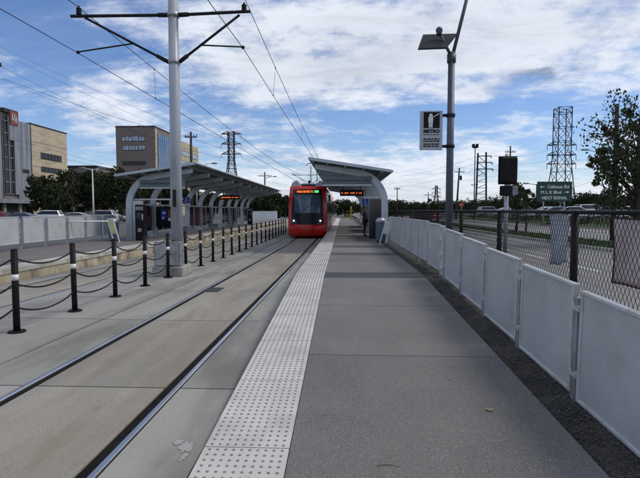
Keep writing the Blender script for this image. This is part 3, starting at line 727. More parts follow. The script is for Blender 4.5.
# ------------------------------------------------------------------ station shelters
def arc_path(off):
    """outer edge of the bent column (off = 0) or its inner edge, x from the back towards the track, z above the platform"""
    pts = [(off, 0), (off, 1.75 + .0)]
    R_ = 1.55 - off
    cx, cz = 1.55, 1.75
    a0, a1 = math.pi, math.pi/2 + .13
    for k in range(1, 15):
        a = a0 + (a1 - a0)*k/14; pts.append((cx + R_*math.cos(a), cz + R_*math.sin(a)))
    x, z = pts[-1]; dx = 3.35 - x; pts.append((3.35, z + dx*math.tan(.13)))
    return pts
def shelter(side, x_back, y0, n, pitch, label, zf):
    s = side                                          # +1: back on the left, opens to +X; -1 mirrored
    t = thing('platform_shelter', label, 'shelter', (x_back, y0, zf), 'curved steel platform shelters')
    X = lambda u: x_back + s*u
    Lz = zf; y1 = y0 + (n-1)*pitch
    o_, i_ = arc_path(0), arc_path(.30)
    i_[-1] = (3.35, o_[-1][1] - .22)
    for k in range(n):
        y = y0 + k*pitch
        m = MB(); poly = o_ + i_[::-1]
        nn = len(o_); base = len(m.v)
        for yy in (y - .07, y + .07):
            m.v += [(X(u), yy, Lz + z) for u, z in o_] + [(X(u), yy, Lz + z) for u, z in i_]
        for q in range(nn - 1):
            for f in ((q, q+1, nn+q+1, nn+q),):
                m.face([base + v for v in f]); m.face([base + 2*nn + v for v in f][::-1])
            m.face((base+q, base+2*nn+q, base+2*nn+q+1, base+q+1)); m.face((base+nn+q, base+nn+q+1, base+3*nn+q+1, base+3*nn+q))
        m.face((base+nn-1, base+2*nn-1, base+4*nn-1, base+3*nn-1) if 0 else (base+nn-1, base+2*nn+nn-1, base+2*nn+2*nn-1, base+2*nn-1))
        m.build('arch_frame', M['canopy'], t, True)
    # roof plane: corrugated deck carried on the arches
    ra, rb = ((-.18, 3.13), (3.72, 3.70)) if s > 0 else ((-.08, 3.13), (3.53, 3.70))
    m = MB(); ya, yb = y0 - .75, y1 + 1.2
    prof = []; K = 40
    m.hexa([(X(ra[0]), ya, Lz+ra[1]), (X(rb[0]), ya, Lz+rb[1]), (X(rb[0]), yb, Lz+rb[1]), (X(ra[0]), yb, Lz+ra[1]),
            (X(ra[0]), ya, Lz+ra[1]+.07), (X(rb[0]), ya, Lz+rb[1]+.07), (X(rb[0]), yb, Lz+rb[1]+.07), (X(ra[0]), yb, Lz+ra[1]+.07)])
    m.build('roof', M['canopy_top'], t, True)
    def rz(u): return ra[1] + (rb[1]-ra[1])*(u-ra[0])/(rb[0]-ra[0])
    # standing ribs under the roof and edge gutters
    for u in (.35, 1.15, 1.95, 2.75, 3.4):
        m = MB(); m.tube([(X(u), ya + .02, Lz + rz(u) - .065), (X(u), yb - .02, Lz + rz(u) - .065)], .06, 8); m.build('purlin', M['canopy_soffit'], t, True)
    y = ya + .03; m = MB()
    while y < yb - .3:
        a, c = (ra[0]+.05), rb[0]-.05
        m.hexa([(X(a), y, Lz+rz(a)-.028), (X(c), y, Lz+rz(c)-.028), (X(c), y+.13, Lz+rz(c)-.028), (X(a), y+.13, Lz+rz(a)-.028),
                (X(a), y, Lz+rz(a)-.002), (X(c), y, Lz+rz(c)-.002), (X(c), y+.13, Lz+rz(c)-.002), (X(a), y+.13, Lz+rz(a)-.002)]); y += .26
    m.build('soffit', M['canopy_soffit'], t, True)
    for u, r in ((rb[0]+.03, .055), (ra[0]-.03, .055)):
        m = MB(); m.tube([(X(u), ya, Lz + rz(u) + .03), (X(u), yb, Lz + rz(u) + .03)], r, 10); m.build('gutter', M['canopy'], t, True)
    m = MB(); m.hexa([(X(ra[0]), ya-.03, Lz+ra[1]-.03), (X(rb[0]), ya-.03, Lz+rb[1]-.05), (X(rb[0]), ya-.002, Lz+rb[1]-.05), (X(ra[0]), ya-.002, Lz+ra[1]-.03),
                      (X(ra[0]), ya-.03, Lz+ra[1]+.09), (X(rb[0]), ya-.03, Lz+rb[1]+.09), (X(rb[0]), ya-.002, Lz+rb[1]+.09), (X(ra[0]), ya-.002, Lz+ra[1]+.09)])
    m.build('fascia', M['canopy'], t, True)
    # end gusset under the roof edge
    m = MB(); m.prism([(X(2.45), Lz + 2.55), (X(3.34), Lz + 3.30), (X(3.34), Lz + rz(3.34) - .12), (X(1.6), Lz + rz(1.6) - .12), (X(.95), Lz + 2.92), (X(1.1), Lz + 2.55)], 'y', y0 - .03, y0 + .03)
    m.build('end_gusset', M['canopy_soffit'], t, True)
    # windscreen behind, rail, glass
    for k in range(n - 1):
        ya_, yb_ = y0 + k*pitch + .08, y0 + (k+1)*pitch - .08
        if k % 3 != 2:
            m = MB(); m.box(min(X(.13), X(.145)), max(X(.13), X(.145)), ya_, yb_, Lz + .35, Lz + 1.72); m.build('glass_pane', M['glass'], t, True)
        m = MB(); m.bbox(min(X(.10), X(.18)), max(X(.10), X(.18)), ya_, yb_, Lz + 1.74, Lz + 1.82, .006)
        m.bbox(min(X(.11), X(.17)), max(X(.11), X(.17)), ya_, yb_, Lz + .26, Lz + .33, .006)
        ym = (ya_ + yb_)/2; m.bbox(min(X(.11), X(.17)), max(X(.11), X(.17)), ym - .03, ym + .03, Lz + .331, Lz + 1.739, .004)
        m.build('glazing_frame', M['panel_frame'], t, True)
    # end windscreen across the near arch, with its door-height rail
    m = MB(); m.bbox(min(X(.31), X(.85)), max(X(.31), X(.85)), y0 - .03, y0 + .03, Lz + .12, Lz + 1.95, .006); m.build('end_panel', M['panel_frame'] if s > 0 else M['dark_glass'], t, True)
    m = MB(); m.bbox(min(X(.32), X(2.6 if s > 0 else 1.1)), max(X(.32), X(2.6 if s > 0 else 1.1)), y0 + .08, y0 + .14, Lz + 1.98, Lz + 2.06, .008); m.build('end_rail', M['panel_frame'], t, True)
    # station name board hung across, facing the camera
    n0, n1 = sorted((X(.75), X(3.0)))
    b = MB(); b.bbox(n0, n1, y0 - .14, y0 - .08, Lz + 2.62, Lz + 2.98, .006); o = b.build('name_board', M['canopy_soffit'], t, True)
    tx = MB(); tx.text('UH South/University Oaks', ((n0+n1)/2, y0 - .144, Lz + 2.74), .17, (n1-n0)*.9, depth=.006); lt = tx.build('lettering', M['steel_dark'], o); lt.location = -t.location
    m = MB(); m.bbox(n0, n1, y0 - .16, y0 - .06, Lz + 2.54, Lz + 2.615, .01); m.build('name_board_rail', M['panel_frame'], t, True)
    return t, X, y1
SR = 22.2; zR = pz(SR)
shR, XR, yR1 = shelter(-1, 2.10, SR, 9, 3.0, 'curved blue-grey steel shelter over the right platform beside the tram', zR)
SL = 23.6; zL = PL
shL, XLf, yL1 = shelter(1, -10.75, SL, 11, 3.0, 'long curved steel shelter over the far left platform behind the catenary pole', zL)

def led_sign(cx, y, z, w, label):
    t = thing('led_sign', label, 'display', (cx, y, z))
    m = MB(); m.bbox(cx - w/2, cx + w/2, y - .08, y + .08, z, z + .34, .01); m.build('casing', M['tram_black'], t, True)
    m = MB(); random.seed(int(cx*10))
    x = cx - w/2 + .1
    while x < cx + w/2 - .15:
        wl = random.uniform(.05, .075)
        if random.random() < .82:
            for zz in (0, .04): m.box(x, x + wl*random.uniform(.5, 1), y - .086, y - .081, z + .13 + zz, z + .16 + zz)
        x += wl + .02
    m.build('led_rows', M['led'], t, True)
    for s in (-1, 1):
        m = MB(); m.cyl(cx + s*w*.35, y, z + .34, z + 1.0, .02, n=8); m.build('hanger', M['steel_dark'], t, True)
led_sign(.55, 27.4, zR + 2.25, 1.35, 'black display with orange lettering hanging under the right shelter roof')
led_sign(-8.9, 38, zL + 2.35, 1.6, 'black display with orange lettering hanging under the left shelter roof')

def access_sign(x, y, z, label):
    t = thing('access_sign', label, 'sign', (x, y, z), 'blue wheelchair signs in the shelters')
    m = MB(); m.bbox(x - .2, x + .2, y - .012, y + .012, z, z + .4, .004); m.build('plate', M['sign_blue'], t, True)
    m = MB(); q = y - .02
    m.prism([(x - .01 + .035*math.cos(k*.785), z + .33 + .035*math.sin(k*.785)) for k in range(8)], 'y', q, y - .0125)
    m.tube([(x + .09*math.cos(a*.35 + 2.0), y - .016, z + .13 + .09*math.sin(a*.35 + 2.0)) for a in range(12)], .014, 6)
    m.bar((x - .01, y - .017, z + .29), (x - .01, y - .017, z + .16), .03, .012); m.bar((x - .01, y - .017, z + .165), (x + .08, y - .017, z + .16), .03, .012); m.bar((x + .08, y - .017, z + .17), (x + .12, y - .017, z + .07), .03, .012)
    m.build('symbol', M['band'], t, True)
    m = MB(); m.bar((x, y + .03, z + .39), (x, y + .03, z + 1.1), .03); m.build('hanger', M['steel_dark'], t, True)
access_sign(1.45, 30, zR + 1.75, 'small blue wheelchair sign inside the right shelter near its columns')
access_sign(-9.6, 29.4, zL + 1.9, 'small blue wheelchair sign just right of the near catenary pole, left shelter')

def ticket_machine(x, y, z, label, rz=0):
    t = thing('ticket_machine', label, 'ticket machine', (x, y, z), 'dark ticket machines on the platforms', rz)
    m = MB(); m.bbox(-.36, .36, -.28, .28, .06, 1.75, .03); m.build('cabinet', M['black'], t)
    m = MB(); m.bbox(-.33, .33, -.25, .25, 0, .06, .006); m.build('base', M['steel_dark'], t)
    m = MB(); m.bbox(-.2, .12, -.292, -.281, 1.05, 1.35, .003); m.build('screen', M['dark_glass'], t)
    m = MB(); m.bbox(-.3, .3, -.292, -.281, 1.48, 1.66, .003); m.build('header', M['cabinet'], t)
    m = MB(); m.bbox(-.16, .16, -.296, -.281, .42, .6, .004); m.build('ticket_tray', M['galv'], t)
    m = MB(); m.bbox(.18, .29, -.292, -.281, 1.0, 1.3, .003); m.build('keypad', M['galv'], t)
    return t
tm = ticket_machine(-9.85, 23.2, PL, 'black ticket machine at the near end of the left shelter')
tm.scale = (.62, .7, 1.0)
c = dup(tm, (-9.75, 50.8, PL), 'black ticket machine at the far end of the left shelter')
dup(tm, (1.75, 25.6, pz(25)), 'black ticket machine behind the person in the right shelter', 1.57)

def map_board(x, y, z, label):
    t = thing('poster_case', label, 'poster', (x, y, z))
    m = MB(); m.bbox(x - .55, x + .55, y - .04, y + .04, z + .55, z + 1.65, .01); m.build('case', M['tram_black'], t, True)
    for s in (-1, 1):
        m = MB(); m.bbox(x + s*.5 - .03, x + s*.5 + .03, y - .03, y + .03, z, z + .549, .004); m.build('leg', M['galv'], t, True)
    q = y - .043
    m = MB(); m.box(x - .25, x + .05, q - .002, q + .001, z + .95, z + 1.5); m.build('blue_poster', M['sign_blue'], t, True)
    m = MB(); m.box(x + .12, x + .42, q - .002, q + .001, z + 1.1, z + 1.5); m.build('red_poster', M['logo'], t, True)
    m = MB(); m.box(x + .14, x + .40, q - .002, q + .001, z + .9, z + 1.06); m.build('white_notice', M['white_paint'], t, True)
    m = MB(); m.box(x - .18, x - .02, q - .004, q - .0025, z + 1.28, z + 1.38); m.box(x - .2, x - .1, q - .004, q - .0025, z + 1.02, z + 1.12); m.build('white_print', M['white_paint'], t, True)
map_board(-9.65, 26.0, PL, 'dark poster case with blue and red posters inside the left shelter')

def bench(x, y, z, label):
    t = thing('bench', label, 'bench', (x, y, z), 'steel benches in the shelters')
    m = MB()
    for k in range(5): m.bbox(-.22 + k*.09, -.15 + k*.09, -.9, .9, .43, .46, .006)
    m.build('seat', M['galv'], t)
    for yy in (-.7, .7):
        m = MB(); m.bbox(-.2, .2, yy - .03, yy + .03, 0, .429, .006); m.build('leg', M['galv'], t)
    return t
bn = bench(-10.1, 31.2, PL, 'steel slatted bench in the left shelter, nearest the pole')
dup(bn, (-10.1, 37.3, PL), 'steel slatted bench in the left shelter, middle of three')
dup(bn, (-10.1, 43.4, PL), 'steel slatted bench in the left shelter, farthest of three')
dup(bn, (1.8, 34.5, pz(34)), 'steel slatted bench in the right shelter beyond the person')

def litter_bin(x, y, z, label):
    t = thing('litter_bin', label, 'bin', (x, y, z), 'blue-grey platform litter bins')
    m = MB(); n = 24
    for k in range(n):
        a = 2*math.pi*k/n; c_, s_ = math.cos(a), math.sin(a)
        m.bar((.27*c_, .27*s_, .06), (.29*c_, .29*s_, .82), .05, .02)
    m.cyl(0, 0, .05, .8, .25, .265, 20); m.build('body', M['bin_blue'], t)
    m = MB(); m.tube([(0,0,.82), (0,0,.9), (0,0,.98), (0,0,1.02)], [.31, .31, .25, .12], 20); m.build('lid', M['galv'], t)
    m = MB(); m.cyl(0, 0, 0, .06, .26, n=20); m.build('base', M['steel_dark'], t)
    return t
lb = litter_bin(1.72, 21.6, pz(21.6), 'blue-grey litter bin in front of the right shelter, beside the person')
lb.scale = (.74, .74, 1.08)
dup(lb, (-10.95, 22.6, PL), 'blue-grey litter bin at the near end of the left shelter')

def end_gate(x, y, z, s, label, rail):
    t = thing('end_board', label, 'barrier board', (x, y, z), 'leaning white boards at the shelter ends')
    m = MB(); a = Vector((x - s*.12, y, z + 1.08)); b_ = Vector((x + s*.16, y, z))
    for dx in (-.13, .13):
        m.bar(a + Vector((dx, 0, 0)), b_ + Vector((dx, 0, 0)), .045)
    m.bar(a + Vector((-.13, 0, 0)), a + Vector((.13, 0, 0)), .045); m.build('frame', M['white_paint'], t, True)
    c0, c1 = a.lerp(b_, .08), a.lerp(b_, .62)
    m = MB(); u = Vector((.105, 0, 0)); v = Vector((0, .015, 0)); m.hexa([c1-u-v, c1+u-v, c1+u+v, c1-u+v, c0-u-v, c0+u-v, c0+u+v, c0-u+v]); m.build('notice', M['notice'] if rail else M['white_paint'], t, True)
    if rail:
        m = MB(); m.tube([(x - 1.95, y - 1.2, z + .98), (x - .2, y - .02, z + .98)], .03, 8); m.tube([(x - 1.95, y - 1.2, z + .98), (x - 1.95, y - 1.2, z)], .025, 8); m.build('hand_rail', M['white_paint'], t, True)
end_gate(-10.4, 21.4, PL, 1, 'leaning white frame with yellow notice and hand rail, left platform', True)
end_gate(1.93, 20.95, pz(21), -1, 'leaning white frame at the end of the right panel row', False)

# ------------------------------------------------------------------ tram
TY = 32.4
tram = thing('tram', 'red and black light rail tram with lit headlights approaching on the right track', 'tram', (TX, TY, 0))
HW = 1.325
def front(u, z):
    """front skin of the tram: u across (-1..1), z height -> point"""
    bow = .55 * abs(u) ** 2.4
    rake = max(0, z - 1.0) * .16 + max(0, z - 2.9) * .25
    chin = .25 * max(0, .55 - z)
    wd = HW * (1 - .035 * max(0, z - 1.2) ** 1.4 * .55) * (1 - .05 * max(0, .5 - z))
    return Vector((TX + u * wd, TY + bow + rake + chin, z))
def patch(mb, u0, u1, z0, z1, off, nu=12, nv=8, shape=None):
    n = len(mb.v)
    for j in range(nv + 1):
        for i in range(nu + 1):
            z = z0 + (z1 - z0)*j/nv
            a, c = (u0, u1) if shape is None else shape(j/nv)
            p = front(a + (c - a)*i/nu, z); mb.v.append((p.x, p.y - off, p.z))
    for j in range(nv):
        for i in range(nu): a = n + j*(nu+1) + i; mb.face((a, a+1, a+nu+2, a+nu+1), 1)
# shell: front skin swept back
b = MB(); us = [-1 + 2*i/20 for i in range(21)]; zs = [.32, .5, .7, .95, 1.3, 1.7, 2.2, 2.7, 3.1, 3.4, 3.55]; LEN = 29
for z in zs:
    for u in us: b.v.append(tuple(front(u, z)))
nu = len(us)
for j in range(len(zs)-1):
    for i in range(nu-1): a = j*nu+i; b.face((a, a+1, a+nu+1, a+nu), 1)
n = len(b.v)
for z in zs:
    for u in (-1, 1): p = front(u, z); b.v.append((p.x, TY + LEN, z))
for j in range(len(zs)-1):
    b.face((j*nu, (j+1)*nu, n+2*(j+1), n+2*j)); b.face((j*nu+nu-1, n+2*j+1, n+2*(j+1)+1, (j+1)*nu+nu-1))
k = len(zs)-1; b.face([k*nu+i for i in range(nu)] + [n+2*k+1, n+2*k]); b.face([n+2*j for j in range(len(zs))] + [n+2*j+1 for j in range(len(zs))][::-1])
b.build('body', M['tram_red'], tram, True)
b = MB(); patch(b, -.84, .84, .95, 3.34, .012, 16, 12, lambda v: (-.84 + .05*v, .84 - .05*v)); b.build('front_mask', M['tram_black'], tram, True)
b = MB(); patch(b, -.74, .74, 1.72, 2.95, .03, 16, 8, lambda v: (-.66 - .07*v, .66 + .07*v)); b.build('windscreen', M['windscreen'], tram, True)
b = MB(); p = front(0, 1.9); b.tube([(p.x - .5, p.y + .02, 1.66), (p.x - .2, p.y - .05, 1.95), (p.x + .3, p.y - .06 + .1, 2.35)], .012, 5); b.build('wiper', M['black'], tram, True)
b = MB(); nb = len(b.v)                                            # bumper: bulging lower apron
for j, (z, o) in enumerate(((.12, -.05), (.2, .09), (.34, .15), (.6, .17), (.82, .15), (.95, .05))):
    for u in us: p = front(u*.99, z); b.v.append((p.x, p.y - o + (.1 if z < .2 else 0), z))
for j in range(5):
    for i in range(nu-1): a = j*nu+i; b.face((a, a+1, a+nu+1, a+nu), 1)
k = len(b.v)
for j in range(6):
    for i in (0, nu-1): q = b.v[j*nu+i]; b.v.append((q[0], TY + 1.9, q[2]))
for j in range(5): b.face((j*nu, (j+1)*nu, k+2*(j+1), k+2*j)); b.face((j*nu+nu-1, k+2*j+1, k+2*(j+1)+1, (j+1)*nu+nu-1))
b.build('bumper', M['tram_red'], tram, True)
b = MB(); b.box(TX - 1.15, TX + 1.15, TY + .6, TY + LEN, .12, .5); b.build('underframe', M['tram_black'], tram, True)
b = MB(); patch(b, -.62, .66, 3.06, 3.30, .03, 10, 3); dd = b.build('destination_display', M['tram_black'], tram, True)
b = MB(); b.text('PALM CENTER TC', (TX - .14, TY + .335, 3.115), .18, 1.10, depth=.008, bold=.006); q = b.build('lettering', M['led'], dd); q.location = -tram.location
b = MB(); b.box(TX + .50, TX + .78, TY + .335, TY + .40, 3.11, 3.26); q = b.build('route_panel', M['led_green'], dd); q.location = -tram.location
for s in (-1, 1):
    b = MB(); c_ = front(s*.68, 1.16)
    for k in range(1): b.sphere((c_.x, c_.y - .03, 1.2), (.07, .035, .055), 12, 8)
    h = b.build('headlight', M['lamp_white'], tram, True)
    b = MB(); patch(b, s*.55, s*.82, 1.02, 1.36, .02, 4, 4, (lambda v: (.5 + .12*v, .83)) if s > 0 else (lambda v: (-.83, -.5 - .12*v))); b.build('headlight_housing', M['dark_glass'], tram, True)
    b = MB(); c2_ = front(s, 2.75); b.bar((c2_.x, c2_.y + .2, 2.95), (c2_.x + s*.22, c2_.y - .05, 2.92), .04); b.bbox(c2_.x + s*.22 - .08, c2_.x + s*.22 + .08, c2_.y - .12, c2_.y, 2.5, 2.95, .02); b.build('mirror', M['tram_black'], tram, True)
    xs_ = TX + s*HW
    for k in range(9):                                             # side glazing and doors
        ya_ = TY + 1.5 + k*3.0
        door = k in (1, 4, 7)
        b = MB(); z0_, z1_ = (.45, 2.95) if door else (1.35, 2.85)
        b.box(min(xs_, xs_ - s*.05) if 0 else xs_ - .02, xs_ + .02, ya_, ya_ + (1.5 if door else 2.5), z0_, z1_)
        b.build('door' if door else 'side_window', M['dark_glass'], tram, True)
        if not door:
            b = MB(); b.box(xs_ - .018, xs_ + .018, ya_, ya_ + 2.6, .42, 1.25); b.build('side_panel', M['tram_grey'], tram, True)
b = MB(); patch(b, -.93, .93, .945, .965, .19, 20, 1); b.build('bumper_seam', M['tram_black'], tram, True)
b = MB(); patch(b, -.30, .30, .30, .31, .185, 8, 1); patch(b, -.30, .30, .74, .75, .185, 8, 1); patch(b, -.305, -.295, .30, .75, .185, 1, 6); patch(b, .295, .305, .30, .75, .185, 1, 6); b.build('coupler_cover', M['tram_black'], tram, True)
# roof fairing: silver cowl each side, dark gap in the middle
b = MB()
for s in (-1, 1):
    pts = [(TX + s*1.24, 3.50), (TX + s*1.12, 3.84), (TX + s*.80, 4.0), (TX + s*.42, 3.56)]
    if s < 0: pts = pts[::-1]
    b.prism(pts, 'y', TY + 1.35, TY + 4.6)
b.build('roof_fairing', M['tram_grey'], tram, True)
b = MB(); b.bbox(TX - .9, TX + .9, TY + 1.7, TY + LEN - 2, 3.55, 3.75, .03); b.build('roof_deck', M['tram_black'], tram, True)
for y, l in ((TY + 5.4, 2.4), (TY + 15, 3.2), (TY + 21, 3)):
    b = MB(); b.bbox(TX - .8, TX + .8, y, y + l, 3.751, 4.05, .06); b.build('roof_equipment', M['tram_grey'], tram, True)
b = MB(); b.sphere((TX + .05, TY + 1.9, 3.96), (.10, .12, .09), 10, 6); b.cyl(TX + .05, TY + 1.9, 3.75, 3.92, .04); b.build('horn', M['tram_black'], tram, True)
b = MB(); py = TY + 12                                               # pantograph
b.bar((TX - .5, py, 3.76), (TX + .5, py, 3.76), .08); b.bar((TX, py, 3.8), (TX, py + 1.3, 4.9), .07); b.bar((TX, py + 1.3, 4.9), (TX, py + .2, WZc - .12), .06)
b.bar((TX - .75, py + .2, WZc - .06), (TX + .75, py + .2, WZc - .06), .07); b.tube([(TX - .75, py + .2, WZc - .06), (TX - .95, py + .2, WZc - .25)], .03, 6); b.tube([(TX + .75, py + .2, WZc - .06), (TX + .95, py + .2, WZc - .25)], .03, 6)
b.build('pantograph', M['steel_dark'], tram, True)
for k, y in enumerate((TY + 3.2, TY + 5.0, TY + 14, TY + 15.8, TY + 25, TY + 26.8)):
    b = MB()
    for s in (-1, 1): b.tube([(TX + s*.70, y, .3), (TX + s*.80, y, .3)], .29, 20)
    b.bar((TX - .72, y, .3), (TX + .72, y, .3), .12); b.build('wheelset', M['steel_dark'], tram, True)

# ------------------------------------------------------------------ person
def skin_mesh(name, verts, edges, radii, m, parent, sub=2):
    me = bpy.data.meshes.new(name); me.from_pydata(verts, edges, []); o = bpy.data.objects.new(name, me); col.objects.link(o)
    md = o.modifiers.new('skin', 'SKIN')
    for i, r in enumerate(radii):
        sv = me.skin_vertices[0].data[i]; rr = r if isinstance(r, tuple) else (r, r); sv.radius = rr; sv.use_root = (i == 0)
    s = o.modifiers.new('sub', 'SUBSURF'); s.levels = sub; s.render_levels = sub
    me2 = bpy.data.meshes.new_from_object(o.evaluated_get(bpy.context.evaluated_depsgraph_get()))
    bpy.data.objects.remove(o); me2.name = name; me2.materials.clear(); me2.materials.append(m)
    for p in me2.polygons: p.use_smooth = True
    q = bpy.data.objects.new(name, me2); col.objects.link(q); q.parent = parent; return q
def person(x, y, z, rz, label, Ht=1.74):
    t = thing('person', label, 'person', (x, y, z), None, rz); k = Ht / 1.74
    V, E, Rr = [], [], []
    def add(p, r, par=None):
        V.append(tuple(c*k for c in p)); Rr.append(tuple(q*k for q in r) if isinstance(r, tuple) else r*k)
        if par is not None: E.append((par, len(V)-1))
        return len(V) - 1
    pel = add((0, 0, .95), (.15, .11)); w = add((0, .0, 1.12), (.135, .10), pel); ch = add((0, 0, 1.33), (.155, .11), w); nb = add((0, .01, 1.46), .06, ch); nk = add((0, -.005, 1.53), .052, nb)
    hd = add((0, -.015, 1.60), (.068, .085), nk); h2 = add((0, -.012, 1.70), .07, hd)
    add((0, -.095, 1.625), .012, hd)                                  # nose
    for s in (-1, 1): add((s*.078, .0, 1.635), .012, hd)               # ears
    legs = []
    for s in (-1, 1):
        hp = add((s*.09, 0, .88), .085, pel); kn = add((s*.10, -.015 + .03*s, .49), .056, hp); an = add((s*.105, .02 + .03*s, .09), .038, kn); add((s*.12, -.11 + .03*s, .03), .034, an); legs.append((hp, kn, an))
    for s in (-1, 1):
        sh = add((s*.19, 0, 1.40), .052, ch)
        el = add((s*.24, .03, 1.12), .040, sh)
        wr = add((s*.21, -.10 if s > 0 else -.16, .90 if s > 0 else 1.02), .026, el); d = Vector((-.02*s, -.05, -.07 if s > 0 else 0.0))
        pv = Vector((s*.21, -.10 if s > 0 else -.16, .90 if s > 0 else 1.02)); pm = pv + d*.7; pa_ = add(tuple(pm), (.036, .020), wr)
        for f in range(4):
            o = pm + Vector((-.004*s, (f - 1.5)*.016, -.012)); m1 = o + d*.55; m2 = m1 + d*.4*(1, 1.15, 1.1, .8)[f] + Vector((-.012*s, 0, 0)); a_ = add(tuple(m1), .009, pa_); add(tuple(m2), .008, a_)
        a_ = add(tuple(pv + d*.4 + Vector((0, -.032, .0))), .010, wr); add(tuple(pv + d*.95 + Vector((-.01*s, -.045, 0))), .009, a_)
    skin_mesh('body', V, E, Rr, M['skin'], t)
    C_ = lambda p: tuple(c*k for c in p)
    skin_mesh('jacket', [C_(p) for p in ((0,0,.86), (0,0,1.12), (0,0,1.33), (0,.005,1.45), (-.2,0,1.40), (-.245,.03,1.12), (-.212,-.14,1.03), (.2,0,1.40), (.245,.03,1.12), (.212,-.09,.93))],
              [(0,1), (1,2), (2,3), (2,4), (4,5), (5,6), (2,7), (7,8), (8,9)], [(.175,.135), (.16,.12), (.178,.13), .075, .068, .055, .04, .068, .055, .04], M['cloth_dark'], t)
    skin_mesh('trousers', [C_(p) for p in ((0,0,.93), (-.09,0,.86), (-.10,-.045,.49), (-.105,-.01,.07), (.09,0,.86), (.10,.015,.49), (.105,.05,.07))],
              [(0,1), (1,2), (2,3), (0,4), (4,5), (5,6)], [(.16,.12), .098, .07, .055, .098, .07, .055], M['cloth_dark'], t)
    skin_mesh('hair', [C_(p) for p in ((0,.02,1.73), (0,.055,1.66), (0,.06,1.58))], [(0,1), (1,2)], [.078, .062, .05], M['hair'], t)
    for s in (-1, 1):
        yy = .03*s
        skin_mesh('shoe', [C_(p) for p in ((s*.105, .045+yy, .045), (s*.12, -.05+yy, .04), (s*.125, -.15+yy, .03))], [(0,1), (1,2)], [.045, .045, .036], M['black'], t)
    m = MB(); m.sphere((-.2*k, -.13*k, .86*k), (.10, .15, .22), 14, 10); m.build('bag_body', M['cloth_white'], None) if 0 else None
    for s in (-1, 1):
        m = MB(); m.sphere((s*.028*k, -.098*k, 1.655*k), .009, 8, 6); m.build('eye', M['cloth_white'], t)
    m = MB(); m.sphere((0, -.094*k, 1.575*k), (.024, .008, .006), 8, 5); m.build('mouth', M['logo'], t)
    return t
PX, PY = 1.28, 27.3
person(PX, PY, pz(PY), R(70), 'person in dark clothes standing under the right shelter with a white bag')
t = thing('shoulder_bag', 'white shoulder bag held at the side of the person in dark clothes', 'bag', (PX - .20, PY - .16, pz(PY) + .74))
m = MB(); n = len(m.v)
m.bbox(-.07, .07, -.16, .16, 0, .40, .03); m.build('bag_body', M['cloth_white'], t)
m = MB(); m.tube([(0, -.13, .39), (.06, -.09, .60), (.16, -.0, .70), (.09, .09, .60), (0, .13, .39)], .014, 6); m.build('strap', M['cloth_white'], t)

